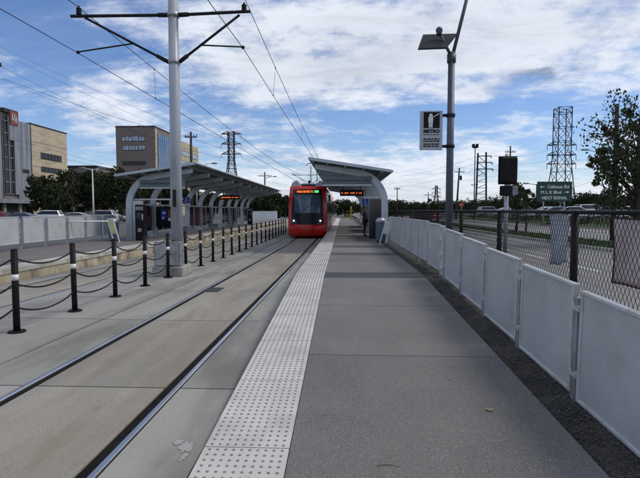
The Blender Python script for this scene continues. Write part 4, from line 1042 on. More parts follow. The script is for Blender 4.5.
# ------------------------------------------------------------------ cars
def make_car(kind):
    t = thing('parked_car', 'car', 'car', (0, 0, 0))
    if kind == 'suv':
        L_, W_, Hh = 4.7, 1.86, 1.72
        low = [(-2.32,.36), (-2.35,.75), (-2.28,1.02), (-1.05,1.1), (2.2,1.1), (2.32,.95), (2.33,.42), (2.2,.28), (-2.2,.28)]
        cab = [(-1.15,1.08), (-.35,1.66), (.1,1.72), (1.9,1.68), (2.25,1.08)]
    else:
        L_, W_, Hh = 4.6, 1.8, 1.45
        low = [(-2.28,.34), (-2.3,.62), (-2.1,.82), (-1.0,.95), (1.6,.98), (2.22,.92), (2.3,.7), (2.28,.36), (2.1,.25), (-2.1,.25)]
        cab = [(-1.15,.93), (-.3,1.38), (.3,1.45), (1.0,1.40), (1.85,.96)]
    def loft(poly, w0, w1, zsplit):
        m = MB(); k = len(poly)
        zz = [p[1] for p in poly]; z0, z1 = min(zz), max(zz)
        ws = [w0 + (w1 - w0)*(p[1]-z0)/(z1-z0) for p in poly]
        xs = (-1, -.88, .88, 1)
        for xf in xs:
            for (y, z), w_ in zip(poly, ws):
                q = 1 if abs(xf) < .95 else .97
                m.v.append((xf*w_/2, y*q, z0 + (z - z0)*(1 if abs(xf) < .95 else .94)))
        for a in range(3):
            for i in range(k): j = (i+1) % k; m.face((a*k+i, a*k+j, (a+1)*k+j, (a+1)*k+i), 0)
        m.face(list(range(k))); m.face(list(range(3*k, 4*k))[::-1]); return m
    loft(low, W_, W_*.98, 0).build('body', M['black'], t)
    ro = loft(cab, W_*.94, W_*.72, 0); ro.build('roof', M['black'], t)
    # glass: side windows and screens, set just proud of the cab
    c0 = cab; zb = cab[0][1] + .07; zt2 = max(p[1] for p in cab) - .1
    for s in (-1, 1):
        m = MB(); wl = lambda z: (W_*.94 + (W_*.72 - W_*.94)*(z - cab[0][1])/(max(p[1] for p in cab)-cab[0][1]))/2 + .012
        y0_, y1_ = cab[0][0] + .25, cab[-1][0] - .22; yt0, yt1 = cab[1][0] + .08, cab[-2][0] - .08
        m.quad((s*wl(zb), y0_, zb), (s*wl(zb), y1_, zb), (s*wl(zt2), yt1, zt2), (s*wl(zt2), yt0, zt2)); m.build('side_window', M['dark_glass'], t)
    for (a, b2, nm) in ((cab[0], cab[1], 'windscreen'), (cab[-1], cab[-2], 'rear_window')):
        m = MB(); A = Vector((0, a[0], a[1])).lerp(Vector((0, b2[0], b2[1])), .14); B = Vector((0, a[0], a[1])).lerp(Vector((0, b2[0], b2[1])), .9)
        sg = -1 if nm == 'windscreen' else 1
        m.quad((-.74, A.y + sg*.015, A.z + .012), (.74, A.y + sg*.015, A.z + .012), (.6, B.y + sg*.015, B.z + .012), (-.6, B.y + sg*.015, B.z + .012)); m.build(nm, M['dark_glass'], t)
    for s in (-1, 1):
        for y in (-1.42, 1.38):
            m = MB(); m.tube([(s*W_*.40, y, .33), (s*W_*.505, y, .33)], .33, 20); w_ = m.build('wheel', M['tyre'], t)
            m = MB(); m.tube([(s*W_*.506, y, .33), (s*W_*.512, y, .33)], .21, 14); m.build('rim', M['rim'], w_)
        m = MB(); m.bbox(s*.78 - .13, s*.78 + .13, -L_/2 + .005, -L_/2 + .16, .62, .76, .02); m.build('headlight', M['band'], t)
        m = MB(); m.bbox(s*.78 - .1, s*.78 + .1, L_/2 - .15, L_/2 - .0, .72, .9, .02); m.build('tail_light', M['sign_red'], t)
    return t
def set_paint(t, m):
    for c in t.children:
        if c.name.split('.')[0] in ('body', 'roof'):
            c.material_slots[0].link = 'OBJECT'; c.material_slots[0].material = m
sedan, suv = make_car('sedan'), make_car('suv'); used = {'sedan': 0, 'suv': 0}
def car(kind, colr, x, y, z, rz, label, group=None):
    proto = sedan if kind == 'sedan' else suv
    o = proto if not used[kind] else dup(proto)
    used[kind] = 1; o.location = (x, y, z); o.rotation_euler = (0, 0, rz); o['label'] = label
    if group: o['group'] = group
    elif 'group' in o: del o['group']
    set_paint(o, CARP[colr])
def gx(px, Y): return at(px, 211, Y).x
GC = 'cars parked in the left car park'; LZ = .25
car('sedan', 'red', gx(2, 62), 62, LZ + .1, R(90), 'red car at the left frame edge behind the white panels', GC)
car('sedan', 'blue', gx(25, 58), 58, LZ, R(100), 'dark blue sedan between the red car and the white sport utility car', GC)
car('suv', 'white', gx(45, 66), 66, LZ, R(-78), 'white sport utility car behind the left platform panels', GC)
car('sedan', 'black', gx(66, 70), 70, LZ, R(90), 'black car in the tree shade right of the white sport utility car', GC)
car('sedan', 'silver', gx(80, 60), 60, LZ, R(95), 'silver sedan behind the left panels beneath the dark trees', GC)
car('suv', 'silver', gx(99, 64), 64, LZ, R(-84), 'silver sport utility car by the white lamp mast', GC)
car('sedan', 'grey', gx(112, 72), 72, LZ, R(90), 'grey car beside the near end of the left shelter', GC)
GC2 = 'cars parked in the raised car park on the right'; RZ = 1.25
rc = [('white', 'sedan', 545, 66, 'white car parked behind the green sign, leftmost in the right car park'), ('silver', 'sedan', 560, 64, 'silver car parked beneath the green direction sign'),
      ('white', 'sedan', 577, 60, 'white car parked just right of the green direction sign'), ('white', 'suv', 592, 63, 'white sport utility car parked left of the big right tree'),
      ('silver', 'sedan', 612, 62, 'silver car parked behind the big right tree and its pole'), ('white', 'sedan', 633, 58, 'white car parked at the right frame edge'),
      ('grey', 'suv', 525, 78, 'grey sport utility car parked behind the rail signal pole'), ('white', 'sedan', 508, 84, 'distant white car parked left of the rail signal pole'), ('silver', 'suv', 490, 92, 'distant silver sport utility car left of the rail signal')]
for cl, kd, px, Y, lab in rc: car(kd, cl, gx(px, Y), Y, 1.0 if Y < 90 else 1.0, R(random.choice((80, 96, -85, 70))), lab, GC2)
GC3 = 'red vehicles on the road ahead'
car('suv', 'red', gx(421, 104), 104, -.06, R(20), 'red vehicle far off on the road, left of two', GC3)
car('suv', 'red', gx(431, 100), 100, -.06, R(-160), 'red vehicle far off on the road, right of two', GC3)

# ------------------------------------------------------------------ trees
def leaves(mb, clumps, per, size, seed):
    rnd = random.Random(seed)
    for cx, cy, cz, cr in clumps:
        for _ in range(per):
            while 1:
                d = Vector((rnd.uniform(-1,1), rnd.uniform(-1,1), rnd.uniform(-1,1)))
                if d.length <= 1: break
            p = Vector((cx, cy, cz)) + d*cr; s = size*rnd.uniform(.6, 1.3)
            e = Euler((rnd.uniform(0, 6.28), rnd.uniform(0, 6.28), rnd.uniform(0, 6.28))).to_matrix()
            a, c = e @ Vector((s, 0, 0)), e @ Vector((0, s*.55, 0)); f = e @ Vector((0, 0, s*.2))
            n = len(mb.v); mb.v += [tuple(p - a), tuple(p - c + f), tuple(p + a), tuple(p + c + f)]; mb.face((n, n+1, n+2, n+3))
def tree(label, base, h, crown_r, crown_h, nclump, per, size, m, seed, trunk_r=.2, group=None, crown_off=(0, 0), name='tree', clear=.35, fill=.75):
    rnd = random.Random(seed); base = Vector(base)
    t = thing(name, label, 'tree', tuple(base), group)
    cl = []; cz = h - crown_h/2
    for _ in range(nclump):
        while 1:
            d = Vector((rnd.uniform(-1,1), rnd.uniform(-1,1), rnd.uniform(-1,1)))
            if .25 < d.length <= 1: break
        d = d * (fill + (1-fill)*rnd.random())
        cl.append((crown_off[0] + d.x*crown_r, crown_off[1] + d.y*crown_r, cz + d.z*crown_h/2, crown_r*rnd.uniform(.16, .34)))
    tr = MB(); top = Vector((crown_off[0]*.6, crown_off[1]*.6, h*.8))
    pts = [Vector((0,0,-.1)), Vector((rnd.uniform(-.1,.1), rnd.uniform(-.1,.1), h*.3)), Vector((crown_off[0]*.4, crown_off[1]*.4, h*.55)), top]
    tr.tube(pts, [trunk_r*1.25, trunk_r, trunk_r*.7, trunk_r*.25], 9)
    for c in rnd.sample(cl, min(len(cl), 16)):
        q = pts[1].lerp(pts[3], rnd.uniform(.1, .85)); e = Vector(c[:3]); mid = q.lerp(e, .5) + Vector((0, 0, .12*h*.3))
        tr.tube([q, mid, e], [trunk_r*.45, trunk_r*.28, trunk_r*.08], 6)
    tr.build('trunk', M['bark'], t)
    lv = MB(); leaves(lv, cl, per, size, seed + 1); lv.build('crown', m, t)
    return t
GT = 'dark trees behind the left car park'
for i, (px, Y, py, cr, lab) in enumerate(((47, 92, 172, 4.2, 'dark rounded tree in front of the tan building, left of three'), (70, 96, 166, 5.2, 'large dark tree right of the tan building'), (96, 100, 171, 4.8, 'dark tree behind the white lamp mast'),
                                          (120, 96, 167, 5.2, 'dark tree behind the near end of the left shelter'), (58, 82, 186, 2.6, 'low dark bushy tree beneath the tan building'), (142, 110, 170, 5, 'dark tree seen through the left shelter frames'), (170, 120, 172, 5.2, 'dark tree behind the catenary pole and left shelter'))):
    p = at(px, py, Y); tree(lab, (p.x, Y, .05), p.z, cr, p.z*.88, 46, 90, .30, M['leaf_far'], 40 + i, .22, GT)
GT2 = 'dark trees behind the tram'
for i, (px, Y, py, cr, lab) in enumerate(((205, 130, 190, 5.5, 'dark tree behind the middle of the left shelter'), (235, 130, 194, 5.5, 'dark tree seen through the far half of the left shelter'), (256, 118, 191, 4.4, 'dark tree at the far end of the left shelter'), (275, 112, 192, 4.2, 'dark tree just left of the tram'), (290, 125, 196, 5, 'dark tree behind the tram'),
                                          (345, 190, 200, 6, 'distant low tree seen under the right shelter roof'), (367, 180, 201, 6, 'distant low tree behind the right shelter columns'))):
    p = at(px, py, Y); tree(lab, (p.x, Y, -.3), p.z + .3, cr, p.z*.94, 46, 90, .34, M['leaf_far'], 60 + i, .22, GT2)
# far hedge line along the right horizon
GT3 = 'low dark trees along the far right horizon'
hl = [(395, 210, 201), (412, 230, 203), (428, 210, 202.5), (446, 240, 203), (464, 210, 202), (480, 190, 203), (496, 170, 201), (510, 160, 198), (540, 170, 200), (556, 160, 199), (608, 150, 197), (630, 140, 196), (655, 150, 193), (380, 230, 202)]
for i, (px, Y, py) in enumerate(sorted(hl)):
    p = at(px, py, Y); tree(f'low dark tree on the far right horizon, {ORD[i]} from the left', (p.x, Y, .0), p.z, 8.5, p.z*.96, 40, 80, .45, M['leaf_far'], 90 + i, .25, GT3, fill=.5)
p = at(517, 181, 41); tree('slim dark tree on the road median behind the rail signal', (p.x, 41, .06), p.z, .95, 2.7, 26, 60, .11, M['leaf'], 120, .09, clear=.5)
p = at(527, 186, 44); tree('small dark tree beside the slim one on the road median', (p.x, 44, .06), p.z, .8, 2.0, 20, 50, .11, M['leaf'], 121, .07)
p = at(581, 194, 75); tree('round dark tree in the car park right of the green sign', (p.x, 75, 1.0), p.z - 1, 3.2, 3.0, 34, 80, .2, M['leaf_far'], 122, .15)
p = at(600, 192, 70); tree('dark bushy tree in the car park behind the big right tree', (p.x, 70, 1.0), p.z - 1, 2.6, 3.4, 34, 80, .2, M['leaf_far'], 123, .15)
# the big tree at the right frame edge
p = at(640, 98, 27); base = (at(636, 211, 27).x, 27, .06)
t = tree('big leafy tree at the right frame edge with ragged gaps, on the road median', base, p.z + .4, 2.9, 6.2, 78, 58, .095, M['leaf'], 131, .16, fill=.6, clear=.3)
# a ragged spray of low limbs to its left, part of the same tree
spr = MB(); tw = MB(); rnd = random.Random(8)
for px, py, r in ((600, 152, .16), (597, 160, .2), (606, 166, .3), (612, 172, .34), (600, 176, .24), (606, 150, .2), (618, 180, .4), (612, 188, .42), (606, 196, .34), (622, 196, .5), (592, 160, .12), (618, 140, .28), (604, 129, .14), (610, 133, .2), (607, 118, .0), (626, 160, .42), (630, 130, .34), (632, 178, .5), (628, 112, .22), (622, 150, .3), (590, 165, .1), (596, 183, .16), (616, 202, .5), (603, 203, .4)):
    if r == 0: continue
    q = at(px, py, 27 + rnd.uniform(-.8, .8)) - Vector(base)
    leaves(spr, [(q.x, q.y, q.z, r*1.15)], int(34 + r*150), .10, rnd.randint(0, 9999))
    s = Vector((.0, .0, q.z*.62)); tw.tube([s, s.lerp(q, .55) + Vector((0, 0, .12)), q], [.045, .03, .013], 6)
spr.build('low_foliage', M['leaf'], t); tw.build('limb', M['bark'], t)

# hedge strip and white wall far behind the tram
m = MB(); p, q = at(252, 211, 84), at(277, 211, 84); m.bbox(p.x, q.x, 83.8, 84.2, 0, 1.75, .02); m.bbox(p.x - .05, q.x + .05, 83.75, 84.25, 1.75, 1.83, .02)
solo(m, 'garden_wall', M['white_paint'], 'low white wall beyond the far end of the left shelter', 'wall', ((p.x+q.x)/2, 84, 0))
hd = MB(); rnd = random.Random(77)
cl = [(29.0 + rnd.uniform(-.3, .3), y, .5 + rnd.uniform(0, .35), .55) for y in [28 + i*.7 for i in range(120)]]
leaves(hd, cl, 42, .10, 3)
o = hd.build('hedge', M['leaf_mid']); tag(o, 'low clipped hedge along the bank below the right car park', 'hedge')

# ------------------------------------------------------------------ buildings on the left
def strip_windows(t, axis, const, a0, a1, z0, z1, n, m_, frame=M['steel_dark'], out=1, name='window'):
    b = MB()
    if axis == 'x': b.box(const - .3*out if out < 0 else const - .02, const + .05 if out > 0 else const + .3, a0, a1, z0, z1)
    else: b.box(a0, a1, const - .05, const + .02, z0, z1)
    w_ = b.build(name, m_, t, True)
    f = MB()
    for k in range(n + 1):
        u = a0 + (a1 - a0)*k/n
        if axis == 'x': f.box(const + .051, const + .10, u - .06, u + .06, z0 - .05, z1 + .05)
        else: f.box(u - .06, u + .06, const - .10, const - .051, z0 - .05, z1 + .05)
    for z in (z0 - .06, z1 - .02):
        if axis == 'x': f.box(const + .03, const + .12, a0 - .1, a1 + .1, z, z + .1)
        else: f.box(a0 - .1, a1 + .1, const - .12, const - .03, z, z + .1)
    q = f.build('window_frame', frame, w_); q.location = -t.location
# tan box building, long face towards the line
t = thing('office_building', 'tan box-shaped building with two dark strip windows, far left', 'building', (-73, 117, 0))
bx = at(32, 160, 110).x; ztop = at(32, 124, 110).z; y1 = 124.5
m = MB(); m.box(bx - 16, bx, 110, y1, -.3, ztop); m.build('wall', M['brick_tan'], t, True)
m = MB(); m.box(bx - 15.9, bx - .02, 109.7, 109.995, -.3, ztop - .05); m.build('shade_toned_end_wall', M['brick_dark'], t, True)  # end face away from the sun, its shade put into the wall colour
m = MB(); m.box(bx - 16.1, bx + .12, 109.6, y1 + .1, ztop, ztop + .25); m.build('parapet', M['brick_dark'], t, True)
za, zb, zc, zd = at(45, 153, 114).z, at(45, 158.6, 114).z, at(45, 167, 114).z, at(45, 171.5, 114).z
strip_windows(t, 'x', bx, 113.4, 121.7, zb, za, 6, M['pane']); strip_windows(t, 'x', bx, 113.4, 121.7, zd, zc, 6, M['pane'])
for z in (ztop*.33, ztop*.56, ztop*.82):
    m = MB(); m.box(bx - .01, bx + .03, 110, y1, z, z + .09); m.build('string_course', M['brick_brown'], t, True)
# stair tower with the red crest
t = thing('stair_tower', 'silver and brown stair tower with red logo panel at the left frame edge', 'building', (-74, 102, 0))
tx = at(5.5, 160, 100).x; zt1 = at(5.5, 107.5, 100).z; zt2 = at(0, 119, 98).z; ztw = at(22, 122, 106).z; zb_ = at(15, 199, 102).z
m = MB(); m.box(tx - 7, tx - .5, 100, 104.2, zb_, zt1 - .8); m.build('wall', M['brick_brown'], t, True)
m = MB(); m.box(tx - 7.1, tx + .15, 99.8, 104.4, zt1 - .8, zt1); m.build('cap', M['brick_dark'], t, True)
m = MB(); m.box(tx - .49, tx, 101.6, 104.2, at(10, 140, 102).z, zt1 - .81); m.box(tx - .49, tx, 103, 104.2, zb_ + 1, at(10, 140.2, 102).z); m.build('cladding', M['clad'], t, True)
m = MB(); m.box(tx - .495, tx - .35, 100.2, 101.4, zb_ + 1, zt1 - 1.4); m.box(tx - .495, tx - .35, 101.7, 102.9, zb_ + 1, at(10, 141, 102).z); w_ = m.build('stair_window', M['pane'], t, True)
f = MB()
for k in range(7):
    z = zb_ + 1 + k*2.6; f.box(tx - .34, tx - .2, 100.1, 102.95, z, z + .14)
f.box(tx - .34, tx - .2, 101.45, 101.65, zb_ + 1, zt1 - 1.4); q = f.build('mullions', M['clad'], w_); q.location = -t.location
m = MB(); m.box(tx - 12, tx - .6, 78, 99.78, zb_, zt2); m.build('wing_wall', M['clad'], t, True)
for k in range(5):
    m = MB(); m.box(tx - .62, tx - .45, 80 + k*4, 82.6 + k*4, zb_ + 2, zt2 - 1.2); m.build('wing_window', M['pane'], t, True)
m = MB(); m.box(tx - 7, tx - .1, 104.21, 108.6, zb_, ztw); m.build('white_wing', M['clad'], t, True)
m = MB(); m.box(tx - .09, tx + .0, 105.6, 107.8, zb_ + 6.0, zb_ + 6.8); m.build('vent', M['brick_dark'], t, True)
m = MB(); m.box(tx - 12, tx + .3, 78, 109, zb_ - .9, zb_ - .002); m.build('soffit_band', M['clad'], t, True)
m = MB(); m.box(tx - 12, tx - 1.2, 79, 108, -.3, zb_ - .902); m.build('base_wall', M['brick_dark'], t, True)
for k in range(6):
    m = MB(); m.box(tx - 1.19, tx - .7, 80 + k*5, 80.7 + k*5, -.3, zb_ - .903); m.build('column', M['concrete'], t, True)
lz0, lz1 = at(16, 125, 103).z, at(16, 111.5, 103).z
m = MB(); m.box(tx + .16, tx + .24, 101.7, 104.2, lz0, lz1); lo = m.build('logo_panel', M['logo'], t, True)
m = MB(); ym = 102.95; zz = (lz0 + lz1)/2
for dy in (-.75, -.05): m.box(tx + .245, tx + .27, ym + dy, ym + dy + .28, zz - .2, zz + .95)
m.box(tx + .245, tx + .27, ym - .75, ym + .23, zz - .45, zz - .2)
for dy in (.25, .80): m.box(tx + .275, tx + .30, ym + dy - .35, ym + dy - .10, zz - .95, zz + .45)
m.box(tx + .275, tx + .30, ym - .1, ym + .45, zz - .35, zz - .1)
q = m.build('monogram', M['pane_pale'], lo); q.location = -t.location
# brown block with the blue glass flank
t = thing('office_building', 'brown brick block with white strip windows and blue glass flank, behind left shelter', 'building', (-72, 190, 0))
bx0, bx1 = at(115.5, 127, 170).x, at(154.5, 127, 170).x; ztop = at(130, 127, 170).z
m = MB(); m.box(bx0, bx1, 170, 187, -.3, ztop); m.build('wall', M['brick_brown'], t, True)
m = MB(); m.box(bx0 - .1, bx1 + .1, 169.9, 187.1, ztop, ztop + .4); m.build('parapet', M['brick_dark'], t, True)
w0, w1 = at(122, 140, 170).x, at(145, 140, 170).x
for pa_, pb_, mm in ((136.3, 141, M['pane_pale']), (145.5, 150, M['pane_pale']), (161.5, 165, M['pane'])):
    strip_windows(t, 'y', 170, w0, w1, at(130, pb_, 170).z, at(130, pa_, 170).z, 7, mm, M['brick_dark'])
m = MB(); m.box(bx1 - .2, bx1 + .15, 170.2, 172, -.3, ztop - .3); m.build('corner_pier', M['brick_tan'], t, True)
zg = ztop - 2.0
m = MB(); m.box(bx1 + .002, bx1 + .4, 172.2, 189, -.3, zg); gl = m.build('glass_wall', M['pane_blue'], t, True)
f = MB()
for k in range(9): y = 172.2 + k*2.1; f.box(bx1 + .401, bx1 + .47, y - .07, y + .07, 0, zg)
for k in range(9): z = 2 + k*3.1; f.box(bx1 + .40, bx1 + .45, 172.2, 189, z, z + .14)
q = f.build('mullions', M['clad'], gl); q.location = -t.location
m = MB(); m.box(bx1 - 14, bx1 + .1, 189, 222, -.3, zg + 1.2); m.build('rear_wing', M['brick_tan'], t, True)
for k in range(5): strip_windows(t, 'x', bx1 + .1, 191, 219, 8 + k*4.3, 9.9 + k*4.3, 10, M['pane_pale'], M['brick_dark'])
for k in range(4):
    m = MB(); m.bbox(bx0 + 3 + k*2.6, bx0 + 4.4 + k*2.6, 175, 177, ztop + .4, ztop + 1.1 + .3*(k % 2), .05); m.build('roof_vent', M['steel_dark'], t, True)
# low grey link between
t = thing('low_building', 'low grey flat-roofed building between the tan and the brown blocks', 'building', (-72, 150, 0))
p0, p1 = at(68, 168, 150), at(96, 168, 150)
m = MB(); m.box(p0.x, p1.x, 150, 162, -.3, at(80, 168, 150).z); m.build('wall', M['brick_brown'], t, True)
m = MB(); m.box(p0.x - .2, p1.x + .2, 149.8, 162.2, at(80, 168, 150).z, at(80, 165.5, 150).z); m.build('roof', M['brick_dark'], t, True)
# pale low building behind the right car park
t = thing('low_building', 'pale blue-grey low building behind the right car park', 'building', (at(590, 208, 115).x, 115, 1))
p0, p1 = at(577, 205, 115), at(603, 205, 115)
m = MB(); m.box(p0.x, p1.x, 115, 124, 0, at(590, 201, 115).z); m.build('wall', M['pane_pale'], t, True)
m = MB(); m.box(p0.x - .3, p1.x + .3, 114.7, 124.3, at(590, 201, 115).z, at(590, 200, 115).z); m.build('roof', M['clad'], t, True)
for k in range(4):
    m = MB(); x = p0.x + 1 + k*1.5; m.box(x, x + .8, 114.95, 115.01, 1.6, 2.8); m.build('window', M['pane'], t, True)

# ------------------------------------------------------------------ pylons and poles
def pylon(label, px, Y, ptop, halfw_top, halfw_base, straight, arms, base_z=0, group='lattice power pylons', thick=.16):
    top = at(px, ptop, Y).z; x = gx(px, Y)
    t = thing('power_pylon', label, 'pylon', (x, Y, base_z), group)
    H_ = top - base_z; zs_ = straight * H_
    def hw(z): return halfw_top if z >= zs_ else halfw_base + (halfw_top - halfw_base)*z/zs_
    m = MB(); lv = [0]; z = 0
    while z < H_ - .5: z += max(2.2*hw(z), 1.2); lv.append(min(z, H_))
    c4 = lambda z: [(-hw(z), -hw(z), z), (hw(z), -hw(z), z), (hw(z), hw(z), z), (-hw(z), hw(z), z)]
    for a, c in zip(lv[:-1], lv[1:]):
        A, C = c4(a), c4(c)
        for k in range(4):
            m.bar(A[k], C[k], thick*1.3); j = (k+1) % 4
            m.bar(A[k], C[j], thick*.7); m.bar(A[j], C[k], thick*.7); m.bar(C[k], C[j], thick*.8)
    m.build('lattice_frame', M['lattice'], t)
    for az, half in arms:
        z = at(px, az, Y).z - base_z; m = MB()
        for yy in (-hw(z), hw(z)):
            m.bar((-half, 0, z), (-hw(z), yy, z), thick); m.bar((half, 0, z), (hw(z), yy, z), thick); m.bar((-half, 0, z), (-hw(z), yy, z + 1.1), thick*.8); m.bar((half, 0, z), (hw(z), yy, z + 1.1), thick*.8)
        m.bar((-half, 0, z), (half, 0, z), thick*.8)
        m.build('crossarm', M['lattice'], t)
        for s in (-1, 1):
            m = MB()
            for k in range(5): m.cyl(s*half, 0, z - .3 - k*.28, z - .16 - k*.28, .13, n=7)
            m.cyl(s*half, 0, z - 1.6, z, .04, n=5); m.build('insulator', M['lattice'], t)
    return t, x
pR, pRx = pylon('tall lattice pylon with straight upper shaft, above the green direction sign', 560, 150, 108, 1.9, 3.5, .52, ((145, 4.3), (155, 4.3), (164, 4.3)))
pL, pLx = pylon('tall lattice pylon rising behind the left shelter', 232, 200, 132, 1.15, 3.9, .66, ((134, 4.2), (144, 4.2), (154, 4.2)), thick=.22)
pylon('small distant lattice pylon between the right shelter and lamp post', 436, 330, 185, .7, 2.6, .7, ((189, 3), (193, 3), (197, 3)), thick=.24)
# two-legged lattice structure
t = thing('power_pylon', 'two-legged lattice power structure right of the lamp post', 'pylon', (gx(481, 120), 120, 0), 'lattice power pylons'); x = t.location.x
for dx, tp in ((-1.0, 153), (.95, 152)):
    m = MB(); m.bar((dx*1.35, 0, 0), (dx, 0, at(481, tp, 120).z), .34); m.build('leg', M['lattice'], t)
for k, (pyy, half) in enumerate(((156, 1.9), (162.5, 2.1), (169, 2.3))):
    z = at(481, pyy, 120).z; m = MB(); m.bar((-half*.6, 0, z), (half*1.15, 0, z), .2); m.bar((-1, 0, z), (.95, 0, z - 1.5), .12); m.build('crossarm', M['lattice'], t)
    m = MB(); m.cyl(half*1.15, 0, z - .5, z, .12, n=6); m.cyl(.95, 0, z + .1, z + .6, .1, n=6); m.build('insulator', M['lattice'], t)
m = MB()
for k in range(5):
    z = at(481, 176 + k*6, 120).z; m.bar((-1.1, 0, z), (1.05, 0, z + .9), .12); m.bar((-1.1, 0, z), (1.05, 0, z), .1)
m.build('bracing', M['lattice'], t)
def upole(label, px, Y, ptop, r=.15, arms=(), gz_=0, extra=None, lean=0, group='dark timber utility poles', mtl='timber'):
    top = at(px, ptop, Y).z; x = gx(px, Y)
    t = thing('utility_pole', label, 'pole', (x, Y, gz_), group)
    m = MB(); m.tube([(0, 0, -.1), (lean, 0, top - gz_)], [r*1.2, r*.8], 10); m.build('pole', M[mtl], t)
    for ap, half in arms:
        z = at(px, ap, Y).z - gz_; m = MB(); m.bar((-half + lean, 0, z), (half + lean, 0, z), .13 if Y < 150 else .2); m.build('crossarm', M['timber'], t)
        for s in (-1, -.5, .5, 1):
            m = MB(); m.cyl(s*half*.94 + lean, 0, z + .07, z + .3, .055, n=6); m.build('insulator', M['steel_dark'], t)
    if extra == 'transformer':
        z = top - gz_ - 2.2; m = MB(); m.tube([(.35 + lean, 0, z - .5), (.35 + lean, 0, z + .5)], .26, 12); m.build('transformer', M['steel_dark'], t)
    if extra == 'lamp':
        z = top - gz_ - 1.6; m = MB(); m.tube([(0, 0, z), (1.2, 0, z + .5), (2.2, 0, z + .55)], .06, 6); m.bbox(2.0, 2.7, -.15, .15, z + .48, z + .66, .04); m.build('lamp_arm', M['steel_dark'], t)
    return t, x, top
_, u192, z192 = upole('dark timber utility pole just right of the catenary pole, above the shelter', 192, 60, 132, .17, ((137, .75),))
upole('dark utility pole with crossarm left of the tram', 265, 110, 172, .17, ((176, 1.5),), extra='lamp')
upole('leaning dark utility pole right of the lamp post', 456, 110, 168, .2, ((172, 1.1),), lean=.6, extra='transformer')
upole('dark utility pole between the leaning pole and the lattice structure', 474, 118, 180, .14, ((185, .8),))
upole('thin dark utility pole beside the right shelter', 397, 100, 187, .1, ((189, .6),))
upole('thin dark utility pole left of the lamp post', 428, 130, 192, .13, ((195, 1.2),), extra='transformer')
upole('dark utility pole rising behind the rail signal head', 509, 90, 146, .16, ((152, .9),))
_, u613, z613 = upole('thick dark utility pole standing among the leaves of the big right tree', 613.5, 30, 105, .14, ())
t, uL, zL_ = upole('dark utility pole cut off by the left frame edge, with crossarm showing', -7, 45, 52, .16, ((66, 1.4), (78, .9)), extra='transformer')
# floodlight mast
t = thing('floodlight_mast', 'thin dark mast with two square floodlights right of the lamp post', 'light mast', (gx(474, 100), 100, 0))
zf_ = at(474, 146, 100).z
m = MB(); m.tube([(0, 0, -.1), (0, 0, zf_)], [.14, .09], 8); m.build('mast', M['lattice'], t)
for s in (-1, 1):
    m = MB(); m.bbox(s*.36 - .26, s*.36 + .26, -.25, .2, zf_ - .35, zf_ + .4, .04); m.build('floodlight', M['steel_dark'], t)
m = MB(); m.bar((-.4, 0, zf_ - .4), (.4, 0, zf_ - .4), .1); m.build('bracket', M['lattice'], t)

def street_lamp(label, px, Y, ptop, arms, gz_=0, mtl='galv', r=.09, group='car park lamps'):
    x = gx(px, Y); top = at(px, ptop, Y).z - gz_
    t = thing('street_lamp', label, 'street lamp', (x, Y, gz_), group)
    m = MB(); m.tube([(0, 0, -.05), (0, 0, top)], [r*1.3, r*.8], 10); m.build('pole', M[mtl], t)
    for dx, dz in arms:
        m = MB(); m.tube([(0, 0, top - .15), (dx*.5, 0, top - .05 + dz*.7), (dx, 0, top + dz)], .05, 6); m.build('arm', M[mtl], t)
        m = MB(); s = 1 if dx > 0 else -1; m.bbox(min(dx, dx + s*.75), max(dx, dx + s*.75), -.2, .2, top + dz - .06, top + dz + .14, .04); m.build('lamp_head', M['cabinet'], t)
    return t
street_lamp('white double-headed car park lamp in front of the dark left trees', 93.5, 62, 169, ((-1.0, .1), (.9, .05)), mtl='white_paint')
street_lamp('cobra-head street lamp reaching over the left shelter roof', 197, 70, 166, ((2.3, .35),), mtl='galv')
street_lamp('small street lamp with arm to the left, beside the green sign', 536, 72, 184, ((-1.2, .05),), 1.0, 'steel_dark')
street_lamp('cobra-head street lamp arching left out of the big right tree', 612, 62, 158, ((-3.2, 1.0),), .9, 'galv')

# rail signal beside the fence, seen from behind
Y = 12.6; x = gx(506, Y); zb0 = at(506, 183, Y).z; ztp = at(506, 158, Y).z
t = thing('rail_signal', 'tall black signal head and smaller lower head on a grey pole behind the fence', 'signal', (x, Y, 0))
m = MB(); m.tube([(0, 0, -.06), (0, 0, ztp + .1)], .055, 12); m.build('pole', M['pole_grey'], t)
m = MB(); m.bbox(-.2, .2, -.22, -.06, zb0, ztp, .03); m.bbox(-.235, .235, -.06, -.045, zb0 - .04, ztp + .04, .005); m.build('signal_head', M['black'], t)
za = at(506, 186, Y).z; zb1 = at(506, 196, Y).z
m = MB(); m.bbox(-.2, .07, -.2, -.06, zb1, za, .02); m.build('lower_head', M['black'], t)
m = MB(); m.bbox(.09, .22, -.19, -.075, zb1 + .02, za - .01, .01); m.build('push_button_box', M['cabinet'], t)
for z in (zb0 + .08, ztp - .1):
    m = MB(); m.bbox(-.07, .07, -.07, .07, z, z + .05, .006); m.build('bracket', M['galv'], t)

